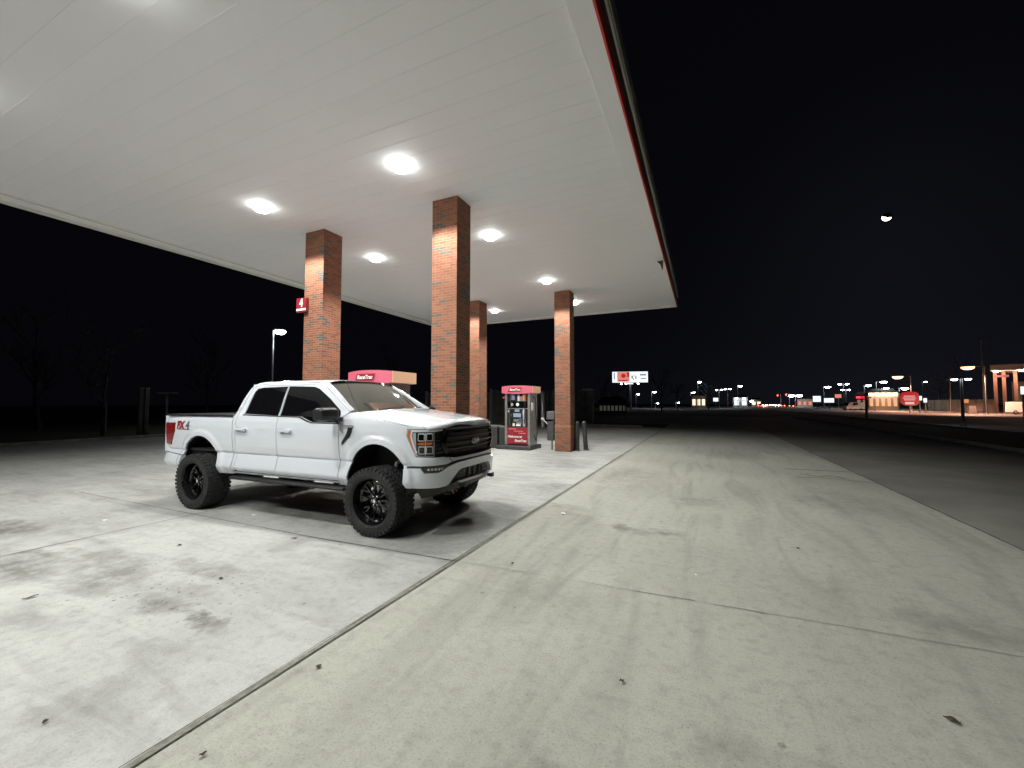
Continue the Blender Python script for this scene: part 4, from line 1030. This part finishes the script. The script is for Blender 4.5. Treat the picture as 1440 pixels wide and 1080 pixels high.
lamp_post(1189, 548, 185, 'lower double lamp behind the first double headed lamp', heads=2, size=.9)
lamp_post(1215, 542, 165, 'lamp at the left end of the diner roof', size=1.2)
lamp_post(1232, 537, 140, 'curved bright lamp above the diner roof', size=1.3, arm=1.6)
lamp_post(1264, 546, 150, 'lamp at the right end of the diner', size=1.4)
lamp_post(1239, 546, 139, 'lamp in front of the middle of the diner roof', size=1.0)
lamp_post(1297, 537, 210, 'faint small lamp right of the orange street lamp', WG2, size=.9)
lamp_post(1281, 529, 118, 'orange sodium street lamp over the red oval sign', SG, size=1.7, arm=2.2, side=-1, power=10000, spot=True, colr=(1, .46, .30))
lamp_post(1386, 515, 96, 'nearest orange sodium street lamp on the tall pale pole', SG, size=1.5, arm=2.0, side=-1, power=11000, spot=True, colr=(1, .46, .30))
lamp_post(1352, 533, 46, 'short dark post with two white lamp heads on the grass strip', WG2, heads=2, size=.36, arm=.35)
lamp_post(894, 554, 150, 'small white lamp below the billboard', size=.9); lamp_post(916, 551, 140, 'small white lamp right of the billboard pole', size=1.0)
lamp_post(1118, 556, 230, 'far white lamp beyond the traffic signals', size=2.2, heads=2); lamp_post(1053, 564, 260, 'low far lamp left of the headlights', size=1.4)
for px, py, lab in ((950, 566, 'low white light in the dark field left of the lamp posts'), (921, 567, 'low white light under the small lamp by the billboard')):
    lamp_post(px, py, 120, lab, size=.5)

# bare poles
for px, py, d, lab in ((1217, 552, 62, 'thin bare post on the grass in front of the diner'), (1336, 530, 120, 'dim utility pole between the two orange lamps'), (1383, 478, 118, 'very tall thin utility pole behind the nearest orange lamp'), (1230, 556, 120, 'dark post before the diner wall')):
    x, y = ground_at(px, d); h = height_at(px, py, d)
    t = thing('utility_pole', (x, y, 0), 0, lab, 'pole', 'bare poles across the road'); MB().tube([(0, 0, 0), (0, 0, h)], [.13, .09], 8).build('shaft', M['pole'], t, smooth=50)
    MB().box(-.5, .5, -.05, .05, h - .6, h - .5).build('crossarm', M['pole'], t)

# billboard
x, y = ground_at(886, 118); bz0, bz1 = height_at(886, 538, 118), height_at(886, 522.5, 118)
bb_ = thing('billboard', (x, y, 0), yaw_to_eye(x, y) + R(6), 'floodlit white billboard with a red picture on a single pole', 'billboard')
MB().box(-4.75, 4.75, .02, .30, bz0, bz1).build('panel_frame', M['pole'], bb_)
MB().box(-4.7, 4.7, -.05, .018, bz0 + .05, bz1 - .05).build('panel', SIGNW, bb_)
H_ = bz1 - bz0; PGM = mat('print_grey', (.3, .34, .34), .8, emis=(.7, .8, .8), estr=.35)
MB().box(-3.4, -.1, -.07, -.052, bz0 + .25, bz1 - .1).build('picture', SIGNP, bb_)
pr_ = MB().box(-.8, -.25, -.09, -.072, bz0 + H_ * .5, bz1 - .2).lathe([(0, -.09), (.55, -.085), (.6, -.072)], 18, axis='Y', c=(-1.75, 0, bz0 + H_ * .62)).box(-3.0, -.6, -.09, -.072, bz0 + .35, bz0 + .75)
pr_.build('picture_figure', SIGNR, bb_)
for (a, b, z0, z1) in ((-4.35, -4.0, .3, .9), (.35, .9, .35, .65), (1.35, 1.75, .3, .62), (.75, 1.05, .2, .38), (1.15, 1.4, .62, .75), (2.6, 4.3, .62, .78), (2.8, 4.2, .30, .42)):
    MB().box(a, b, -.09, -.052, bz0 + H_ * z0, bz0 + H_ * z1).build('print', PGM, bb_)
MB().tube([(.1, .3, 0), (.1, .3, bz0 + .2)], .28, 12).build('pole', M['pole'], bb_, smooth=50)
MB().box(-.9, .8, -.3, -.1, bz0 - .45, bz0 - .12).build('name_strip', SIGNW, bb_)
for a in (-2.4, -1.2, 2.0): 
    MB().tube([(a, .1, bz0), (a, -1.0, bz0 - .35)], .04, 6).lathe([(0, -.12), (.25, -.1), (.3, 0)], 12, axis='Z', c=(a, -1.1, bz0 - .35)).build('floodlight', WG2, bb_, smooth=50)

# lit boards and signs across the road
def board(px, py, w_px, h_px, d, gl, lab, post=True, cat='sign', marks=None, oval=False):
    x, y = ground_at(px, d); cs = 1 / math.hypot(1, (px - 720) / F_PX); zc = height_at(px, py, d); w2, h2 = w_px * d * cs * cs / F_PX / 2, h_px * d * cs / F_PX / 2
    zc = max(zc, h2 + .25)
    t = thing('roadside_sign', (x, y, 0), yaw_to_eye(x, y), lab, cat, 'lit signs across the road')
    if oval: pol = [(w2 * abs(math.cos(a)) ** .6 * (1 if math.cos(a) > 0 else -1), zc + h2 * abs(math.sin(a)) ** .6 * (1 if math.sin(a) > 0 else -1)) for a in [2 * math.pi * i / 28 for i in range(28)]]
    else: pol = [(-w2, zc - h2), (w2, zc - h2), (w2, zc + h2), (-w2, zc + h2)]
    MB().prism(pol, lambda u, v, w: (u, w, v), -.02, .02).build('panel', gl, t)
    MB().prism([(u * 1.06, zc + (v - zc) * 1.08) for u, v in pol], lambda u, v, w: (u, w, v), .021, .25).build('cabinet', M['pole'], t)
    if post: MB().tube([(0, .15, 0), (0, .15, max(.1, zc - h2))], .10, 8).build('post', M['pole'], t)
    if marks:
        mk = MB()
        for (a, b, z0, z1) in marks: mk.box(w2 * a, w2 * b, -.05, -.021, zc + h2 * z0, zc + h2 * z1)
        mk.build('print', marks_m, t)
    return t
marks_m = glow('print_lit', (1, .6, .55), .8); 
board(1278, 560.5, 26, 19, 100, SIGNR, 'red oval sign with rows of white writing, right of the diner', marks=[(-.6, .6, .30, .42), (-.7, .7, .02, .14), (-.6, .6, -.25, -.13), (-.5, .5, -.85, -.5)], oval=True)
board(1148, 561, 11, 8, 150, SIGNW, 'square white sign at the left of the lit strip', marks=None)
board(1165, 563, 14, 6, 150, SIGNW, 'long low white sign right of the square white sign')
board(1178, 557, 9, 5, 155, SIGNP, 'small pink and white sign above the white van')
board(1006, 562, 7, 5, 150, SIGNW, 'small white sign under the double headed lamp')
board(1292, 560, 7, 6, 105, SIGNW, 'pale blue sign just right of the red oval sign'); board(1300, 563, 5, 6, 105, SIGNW, 'narrow slanted white sign further right of the red oval sign')
board(1357, 564, 8, 5, 108, glow('sign_orange', (1, .4, .15), .7), 'small orange sign left of the tall pale lamp pole')
board(1438, 549, 7, 11, 70, SIGNW, 'white price board at the right edge of the picture')
x, y = ground_at(1366, 98); t = thing('sandwich_board', (x, y, 0), yaw_to_eye(x, y), 'pale folding board standing on the far pavement', 'sign')
MB().prism([(-.45, 0), (.45, 0), (.35, 1.3), (-.35, 1.3)], lambda u, v, w: (u, w + (1.3 - v) * -.22, v), -.03, 0).build('front_board', M['greyplastic'], t); MB().prism([(-.45, 0), (.45, 0), (.35, 1.3), (-.35, 1.3)], lambda u, v, w: (u, w + (1.3 - v) * .22, v), 0.01, .04).build('back_board', M['white'], t)

# buildings
def shop(px0, px1, py_top, d, lab, wall, depth=10, wins=4, eave=0, glwin=None, name='shop_building', dim=False, roof_rise=1.0, stripe=None):
    x, y = ground_at((px0 + px1) / 2, d); xa, ya = ground_at(px0, d); xb, yb_ = ground_at(px1, d)
    W2 = math.hypot(xb - xa, yb_ - ya) / 2; h = height_at((px0 + px1) / 2, py_top, d)
    t = thing(name, (x, y, 0), yaw_to_eye(x, y), lab, 'building', 'low buildings in the distance')
    MB().box(-W2, W2, 0, depth, 0, h).build('wall', wall, t)
    MB().add([(-W2 - .4, -.6, h), (W2 + .4, -.6, h), (W2 + .4, depth + .4, h), (-W2 - .4, depth + .4, h), (-W2 * .7, depth * .3, h + roof_rise), (W2 * .7, depth * .3, h + roof_rise), (W2 * .7, depth * .7, h + roof_rise), (-W2 * .7, depth * .7, h + roof_rise)],
        [(0, 1, 5, 4), (1, 2, 6, 5), (2, 3, 7, 6), (3, 0, 4, 7), (4, 5, 6, 7), (3, 2, 1, 0)]).build('roof', M['shopdark'], t)
    for i in range(wins):
        a = -W2 + 2 * W2 * (i + .18) / wins; b = -W2 + 2 * W2 * (i + .82) / wins
        f = MB().box(a - .08, b + .08, -.05, -.002, h * .20, h * .72).build('window', M['shopdark'], t); MB().box(a, b, -.07, -.052, h * .22, h * .70).build('pane', glwin or WINW, f)
    for i in range(eave):
        a = -W2 + 2 * W2 * (i + .5) / eave; MB().lathe([(0, -.25), (.3, -.2), (.42, 0)], 12, axis='Z', c=(a, -.45, h * .93)).build('eave_lamp', WG2, t, smooth=50)
    if stripe: MB().box(-W2, W2, -.12, -.002, h * .80, h * .92).build('fascia_sign', stripe, t)
    return t
di = shop(1220, 1262, 552, 135, 'diner with bright lamps under its roof and orange lit wall', mat('diner_wall', (.45, .25, .14), .8), wins=5, eave=5, glwin=glow('pane_orange', (1, .5, .25), .9))
ld = bpy.data.lights.new('eave_light', 'POINT'); ld.energy = 350; ld.color = (1, .8, .6); ld.shadow_soft_size = .5
o = bpy.data.objects.new('eave_light', ld); COL.objects.link(o); o.parent = di; o.location = (0, -2.5, 3.2)
shop(1203, 1219, 556, 140, 'dark shop with a red neon roof edge left of the diner', M['shopdark'], wins=2, glwin=glow('pane_dim', (1, .6, .4), .25), stripe=glow('neon_red', (1, .06, .08), 2.0))
shop(1030, 1051, 559, 190, 'small white lit building between the lamps and the headlights', mat('white_wall', (.7, .7, .7), .8), wins=2, glwin=SIGNW, eave=2)
shop(972, 992, 556, 160, 'dim building with low lights under the tallest lamp', M['shop'], wins=3, glwin=WINW)
shop(842, 880, 566, 75, 'low building with added faint glowing panes, under the billboard to its left', M['shop'], wins=7, glwin=glow('pane_faint', (.9, .85, .7), .05), eave=0, depth=6)  # stand-in for faintly lit foliage; the glowing panes are added
shop(1056, 1070, 562, 260, 'tiny far shop left of the headlights', M['shop'], wins=2, depth=8); shop(1120, 1142, 561, 240, 'tiny far shop right of the headlights with pink windows', M['shop'], wins=3, glwin=SIGNP, depth=8)

# filling station across the road
x, y = ground_at(1440, 110); st2 = thing('far_station_canopy', (x, y, 0), yaw_to_eye(x, y), 'lit filling station canopy with orange columns at the right edge', 'canopy')
hz = height_at(1420, 520, 110); k = 92 / 640.0
MB().box(-3.6, 12, -1, 12, hz, hz + .9).build('roof', M['fascialight'], st2); MB().box(-3.3, -1.6, 2.9, 2.98, hz - 1.1, hz - .7).build('red_band', SIGNR, st2)
MB().box(-3.5, 11.8, -.8, 11.8, hz - .06, hz - .001).build('soffit', M['white'], st2)
for cx in (-3.2, -2.2, -.9, 1.6): MB().box(cx - .22, cx + .22, 3.0, 3.45, 0, hz - .06).build('column', M['brick_ledge'], st2)
for cx, cy in ((-3.0, 1.2), (-.2, 1.2), (2.5, 1.2)):
    MB().lathe([(0, -.18), (.25, -.15), (.35, 0)], 12, axis='Z', c=(cx, cy, hz - .06)).build('canopy_lamp', WG, st2, smooth=50)
    ld = bpy.data.lights.new('station_light', 'POINT'); ld.energy = 260; ld.color = (1, .55, .30); ld.shadow_soft_size = .3
    o = bpy.data.objects.new('station_light', ld); COL.objects.link(o); o.parent = st2; o.location = (cx, cy, hz - .7)
MB().box(-1.5, 10, 14, 20, 0, hz - 1.6).build('kiosk', M['shop'], st2)

# traffic signals
for px, py, d, lab in ((1093, 556, 235, 'red traffic signal above the headlights'), (1105, 555, 235, 'red traffic signal right of the headlights')):
    x, y = ground_at(px, d); h = height_at(px, py, d); t = thing('traffic_signal', (x, y, 0), yaw_to_eye(x, y), lab, 'traffic light', 'red traffic signals on the road')
    MB().tube([(1.2, 0, 0), (1.2, 0, h + .6), (0, 0, h + .6)], .09, 8).build('mast', M['pole'], t); MB().box(-.25, .25, -.05, .2, h - .9, h + .5).build('housing', M['black'], t, bevel=.03)
    MB().lathe([(0, -.16), (.2, -.13), (.28, -.052)], 12, axis='Y', c=(0, 0, h)).build('signal_lens', RG, t, smooth=50)

# cars
def make_car(paint, lights=True, van=False):
    t = thing('car', (0, 0, 0), 0, 'x', 'car')
    H1 = 1.45 if not van else 1.9
    prof = [(-2.2, .35), (-2.25, .75), (-1.5, .92), (-.8, H1 - .05), (.7, H1), (1.5, 1.0), (2.15, .9), (2.2, .35)] if not van else [(-2.4, .35), (-2.45, .9), (-1.9, 1.1), (-1.5, H1), (2.3, H1), (2.4, .35)]
    bd = MB(); n = len(prof)
    for k, (w_, s_) in enumerate(((-.85, .97), (-.80, 1), (.80, 1), (.85, .97))):
        for (a, z) in prof: bd.v.append((w_ * (1 if z < 1 else .86), a * s_, z * s_ + .01))
    for i in range(3):
        for j in range(n): bd.f.append((i * n + j, i * n + (j + 1) % n, (i + 1) * n + (j + 1) % n, (i + 1) * n + j)); bd.mi.append(0)
    bd.f.append(tuple(range(n))); bd.mi.append(0); bd.f.append(tuple(3 * n + j for j in range(n))); bd.mi.append(0)
    b = bd.build('body', paint, t, bevel=.05)
    MB().add([(-.62, -1.42 if not van else -1.88, .98 if not van else 1.15), (.62, -1.42 if not van else -1.88, .98 if not van else 1.15), (.58, -.85 if not van else -1.56, H1 - .12), (-.58, -.85 if not van else -1.56, H1 - .12)], [(0, 1, 2, 3)]).build('windscreen', M['glass_tint'], t, loc=(0, -.02, .02))
    for sx in (-1, 1):
        MB().prism([(-.7, .98), (-.55, H1 - .14), (.55, H1 - .12), (1.0, 1.0)], lambda u, v, w: (w, u, v), sx * .72, sx * .745).build('side_window', M['glass_tint'], t)
        for yy in (-1.4, 1.35):
            MB().lathe([(.12, -.11), (.2, -.11), (.32, -.09), (.32, .09), (.2, .11), (.12, .11)], 20, axis='X', c=(sx * .74, yy, .32)).build('wheel', M['rubber'], t, smooth=40)
        MB().lathe([(0, -.06), (.1, -.05), (.13, 0)], 10, axis='Y', c=(sx * .6, -2.22 if not van else -2.42, .68)).build('headlight', HG if lights else M['lampglass'], t, smooth=50)
        MB().box(sx * .6 - .12, sx * .6 + .12, 2.18, 2.24, .65, .8).build('tail_lamp', M['red_lens'], t)
    return t
labs = ['approaching car with glaring headlights, leftmost of the queue', 'approaching car with glaring headlights, second from left', 'approaching car with glaring headlights, middle of the glare', 'approaching car with glaring headlights, right of the glare centre', 'approaching car with glaring headlights, far right of the queue']
c0 = None
for i, (px, d) in enumerate(((1074, 250), (1080, 242), (1086, 246), (1092, 238), (1097, 262))):
    if c0 is None: c0 = make_car(M['darksteel']); c = c0
    else: c = copy_tree(c0)
    x, y = ground_at(px, d); c.location = (x, y, .02); c.rotation_euler = (0, 0, yaw_to_eye(x, y)); c['label'] = labs[i]; c['group'] = 'cars coming down the road with headlights on'
ld = bpy.data.lights.new('red_glare_lamp', 'SPOT'); ld.energy = 40000; ld.color = (1, .26, .12); ld.spot_size = R(70); ld.spot_blend = 1; ld.shadow_soft_size = .3  # added red-orange spot, reddens the road in place of lens glare
o = bpy.data.objects.new('red_glare_lamp', ld); COL.objects.link(o); o.parent = c0; o.location = (0, -2.4, 1.1); o.rotation_euler = (R(-62), 0, 0)
cv = make_car(M['carwhite'], lights=False, van=True); x, y = ground_at(1446, 100); cv.location = (x, y, 0); cv.rotation_euler = (0, 0, R(64)); cv['label'] = 'white van parked at the right edge by the far filling station'
r0 = make_car(M['darksteel'], lights=False)  # receding cars added so their tail lamps redden the headlight glare
for ch_ in [q for q in r0.children if q.name.startswith('tail_lamp')]: ch_.data.materials[0] = glow('tail_lamp_lit', (1, .06, .03), 60)
for i, (px, d, lb) in enumerate(((1068, 205, 'added car whose red tail lamps tint the glare, just left of the glaring headlights'), (1100, 215, 'added car whose red tail lamps tint the glare, just right of the glaring headlights'), (1112, 190, 'added car whose red tail lamps tint the glare, under the traffic signals'))):
    c = r0 if i == 0 else copy_tree(r0)
    x, y = ground_at(px, d); c.location = (x, y, .02); c.rotation_euler = (0, 0, yaw_to_eye(x, y) + math.pi); c['label'] = lb; c['group'] = 'added cars driving away, tail lamps redden the far glare'
cv = make_car(M['carwhite'], lights=False, van=True); x, y = ground_at(1198, 130); cv.location = (x, y, 0); cv.rotation_euler = (0, 0, R(-60)); cv['label'] = 'white van on the road left of the diner'
sv_ = MB().box(-.8, .8, -2.47, -2.452, .5, 1.0)

# fence and dark structures behind the pumps
def fence_run(px0, px1, d0, d1, ptop, lab, n, name='panel_fence', mm='fenceboard'):
    a = Vector((*ground_at(px0, d0), 0)); b = Vector((*ground_at(px1, d1), 0)); L = (b - a).length; ang = math.atan2(b.y - a.y, b.x - a.x); h = height_at((px0 + px1) / 2, ptop, (d0 + d1) / 2)
    t = thing(name, a, ang, lab, 'fence')
    for i in range(n):
        x0 = L * i / n; pn = MB(); m_ = max(4, int(L / n / .30)); w_ = L / n / m_
        for j in range(m_): pn.box(x0 + j * w_ + .012, x0 + (j + 1) * w_ - .012, .0, .03 + .01 * (j % 2), .08, h - random.uniform(0, .03))
        pn.box(x0, x0 + L / n, .045, .10, h * .3, h * .3 + .1).box(x0, x0 + L / n, .045, .10, h * .8, h * .8 + .1); pn.build('panel', M[mm], t)
    for i in range(n + 1): MB().box(L * i / n - .07, L * i / n + .07, -.07, .0, 0, h + .08).build('post', M['pole'], t)
    return t
fence_run(690, 832, 31, 34, 549, 'grey board fence behind the rear pump and brick column', 5)
fence_run(600, 690, 33, 32, 552, 'dark board fence seen between the brick columns', 3)
x, y = ground_at(763, 29.5); t = thing('marker_post', (x, y, 0), 0, 'pale shiny post standing before the grey fence right of the pump', 'post')
MB().lathe([(.13, 0), (.13, 2.45), (.10, 2.5), (0, 2.52)], 18, axis='Z').build('tube', mat('galvanised', (.8, .81, .83), .3, metal=.5), t, smooth=50); MB().lathe([(.2, 0), (.2, .05), (.135, .06)], 18, axis='Z').build('foot', M['pole'], t)
x, y = ground_at(836, 34); t = thing('square_pier', (x - .5, y, 0), 0, 'square grey pier at the right end of the fence', 'pier'); MB().box(-.35, .35, -.35, .35, 0, 2.75).build('shaft', M['fenceboard'], t, bevel=.02); MB().box(-.42, .42, -.42, .42, 2.75, 2.88).build('cap', M['kerb'], t, bevel=.02)
# guard posts at the left edge
for px, lab in ((199, 'left dark gate post beyond the kerb'), (207, 'right dark gate post beyond the kerb')):
    x, y = ground_at(px, 30); t = thing('gate_post', (x, y, 0), 0, lab, 'post', 'gate posts beyond the left kerb'); MB().box(-.09, .09, -.09, .09, 0, 2.5).build('post', M['fenceboard'], t, bevel=.01); MB().box(-.11, .11, -.11, .11, 2.5, 2.56).build('cap', M['pole'], t)
x, y = ground_at(236, 36); t = thing('post_canopy', (x, y, 0), yaw_to_eye(x, y), 'small flat plate on a post just visible left of the truck tail', 'post')
MB().box(-.55, .55, -.4, .4, 2.35, 2.42).build('roof', M['greyplastic'], t, bevel=.02); MB().box(-.06, .06, -.06, .06, 0, 2.34).build('post', M['fenceboard'], t)

# bare trees
def bare_tree(px, d, h, lab, seed, spread=1.0):
    rnd = random.Random(seed); x, y = ground_at(px, d)
    t = thing('bare_tree', (x, y, 0), rnd.uniform(0, 6), lab, 'tree', 'leafless trees around the lot')
    tr_ = MB(); cr = MB()
    pts = [Vector((0, 0, -.1))]; 
    for i in range(6): pts.append(pts[-1] + Vector((rnd.uniform(-.12, .12), rnd.uniform(-.12, .12), h * .75 / 6)))
    tr_.tube(pts, [.10 * h / 5 * (1 - i / 8) for i in range(7)], 8); tr_.build('trunk', M['bark'], t, smooth=60)
    def br(p, d_, L, r, dep):
        q = [p]; dd = d_.copy()
        for i in range(4):
            dd = (dd + Vector((rnd.uniform(-.25, .25), rnd.uniform(-.25, .25), rnd.uniform(-.02, .18)))).normalized(); q.append(q[-1] + dd * L / 4)
        cr.tube(q, [r, r * .8, r * .6, r * .45, r * .25], 5, caps=False)
        if dep > 0:
            for k in range(4):
                j = rnd.choice((1, 2, 3, 4)); nd = (dd + Vector((rnd.uniform(-.9, .9), rnd.uniform(-.9, .9), rnd.uniform(-.1, .6)))).normalized(); br(q[j], nd, L * rnd.uniform(.5, .7), r * .5, dep - 1)
    for k in range(10):
        i = rnd.choice((2, 3, 3, 4, 4, 5, 6)); a = rnd.uniform(0, 6.28)
        br(pts[i], Vector((math.cos(a) * spread, math.sin(a) * spread, rnd.uniform(.4, 1.0))).normalized(), h * rnd.uniform(.22, .36), .035 * h / 5, 2)
    cr.build('crown', M['bark'], t); return t
bare_tree(148, 31, 6.2, 'leafless tree beyond the left kerb, left of the gate posts', 3)
bare_tree(58, 40, 8, 'faint leafless tree at the far left', 5); bare_tree(290, 48, 8.5, 'leafless tree hidden low behind the truck bed', 9); bare_tree(560, 46, 7, 'leafless tree behind the fence between the columns', 12)
for px, d, h, sd, lab in ((930, 95, 9, 21, 'faint leafless tree right of the billboard'), (952, 105, 8, 22, 'faint leafless tree between billboard and tallest lamp'), (995, 120, 9, 23, 'faint tree by the double headed lamp'), (848, 80, 6.5, 24, 'leafless tree under the billboard by the dim building'), (868, 84, 6, 25, 'leafless tree just left of the billboard pole'), (1335, 135, 11, 26, 'dim tree between the two orange street lamps'), (1320, 150, 10, 27, 'dim tree behind the long pale fence'), (880, 48, 3, 28, 'small bare shrub on the dark grass below the billboard')):
    bare_tree(px, d, h, lab, sd)
fence_run(1303, 1400, 140, 118, 562, 'long pale fence across the road below the orange lamps', 8, mm='shop')

# moon
mo_d = 5000.0; dv = (FW + RT * ((1247 - 720) / F_PX) + UP * ((540 - 305) / F_PX)).normalized()
ctr = EYE + dv * mo_d; mb = MB(); rr_ = 33.0
r_ = dv.cross(Vector((0, 0, 1))).normalized(); u_ = r_.cross(dv)
lit = (-r_ * .35 - u_ * .85 + dv * .10).normalized()
mo_ = MB(); nb = 32
def sph(p, q): a = 2 * math.pi * p; b = math.pi * q; return (rr_ * math.cos(a) * math.sin(b), rr_ * math.sin(a) * math.sin(b), rr_ * math.cos(b))
mo_.grid(sph, 48, 24)
mo_.mi = [0 if (sum((Vector(mo_.v[i]) for i in f), Vector()) / len(f)).dot(lit) > 0 else 1 for f in mo_.f]
tag(mo_.build('moon', [glow('moon_lit', (1, .95, .88), 6), mat('moon_shaded', (.02, .02, .02), 1)], None, loc=ctr), 'small half moon low in the dark sky', 'moon')  # lit and shaded sides of the moon painted as two materials

# ================================================================ WORLD, CAMERA
w = bpy.data.worlds.new('World'); scene.world = w; w.use_nodes = True
nt = w.node_tree; bg = nt.nodes['Background']
sk = nt.nodes.new('ShaderNodeTexSky'); sk.sky_type = 'NISHITA'; sk.sun_disc = False; sk.sun_elevation = R(22); sk.sun_rotation = R(60); sk.air_density = 1; sk.dust_density = 1
hs = nt.nodes.new('ShaderNodeHueSaturation'); hs.inputs['Saturation'].default_value = .0; nt.links.new(sk.outputs[0], hs.inputs['Color'])
mx = nt.nodes.new('ShaderNodeMix'); mx.data_type = 'RGBA'; mx.blend_type = 'MULTIPLY'; mx.inputs[0].default_value = 1; nt.links.new(hs.outputs[0], mx.inputs[6]); mx.inputs[7].default_value = (.80, .84, 1.15, 1)
ad = nt.nodes.new('ShaderNodeMix'); ad.data_type = 'RGBA'; ad.blend_type = 'ADD'; ad.inputs[0].default_value = 1; nt.links.new(mx.outputs[2], ad.inputs[6]); ad.inputs[7].default_value = (11, 11.5, 19, 1)
nt.links.new(ad.outputs[2], bg.inputs[0]); bg.inputs[1].default_value = .00012
sd_ = bpy.data.lights.new('moonlight', 'SUN'); sd_.energy = .004; sd_.angle = R(.5); sd_.color = (1, .95, .88)
so = bpy.data.objects.new('moonlight', sd_); COL.objects.link(so)
md = (FW + RT * ((1246 - 720) / F_PX) + UP * ((540 - 305) / F_PX)).normalized()
so.rotation_euler = md.to_track_quat('Z', 'Y').to_euler()
sk.sun_elevation = math.asin(md.z); sk.sun_rotation = math.atan2(md.x, md.y)
cd = bpy.data.cameras.new('camera'); cam = bpy.data.objects.new('camera', cd); COL.objects.link(cam)
cd.sensor_width = 36; cd.lens = 36 * F_PX / 1440; cd.clip_start = .05; cd.clip_end = 20000
Mx = Matrix((RT, UP, -FW)).transposed().to_4x4(); Mx.translation = EYE; cam.matrix_world = Mx
scene.camera = cam
scene.view_settings.view_transform = 'Standard'; scene.view_settings.look = 'None'; scene.view_settings.exposure = 0; scene.view_settings.gamma = 1
scene.render.resolution_x = 1024; scene.render.resolution_y = 768
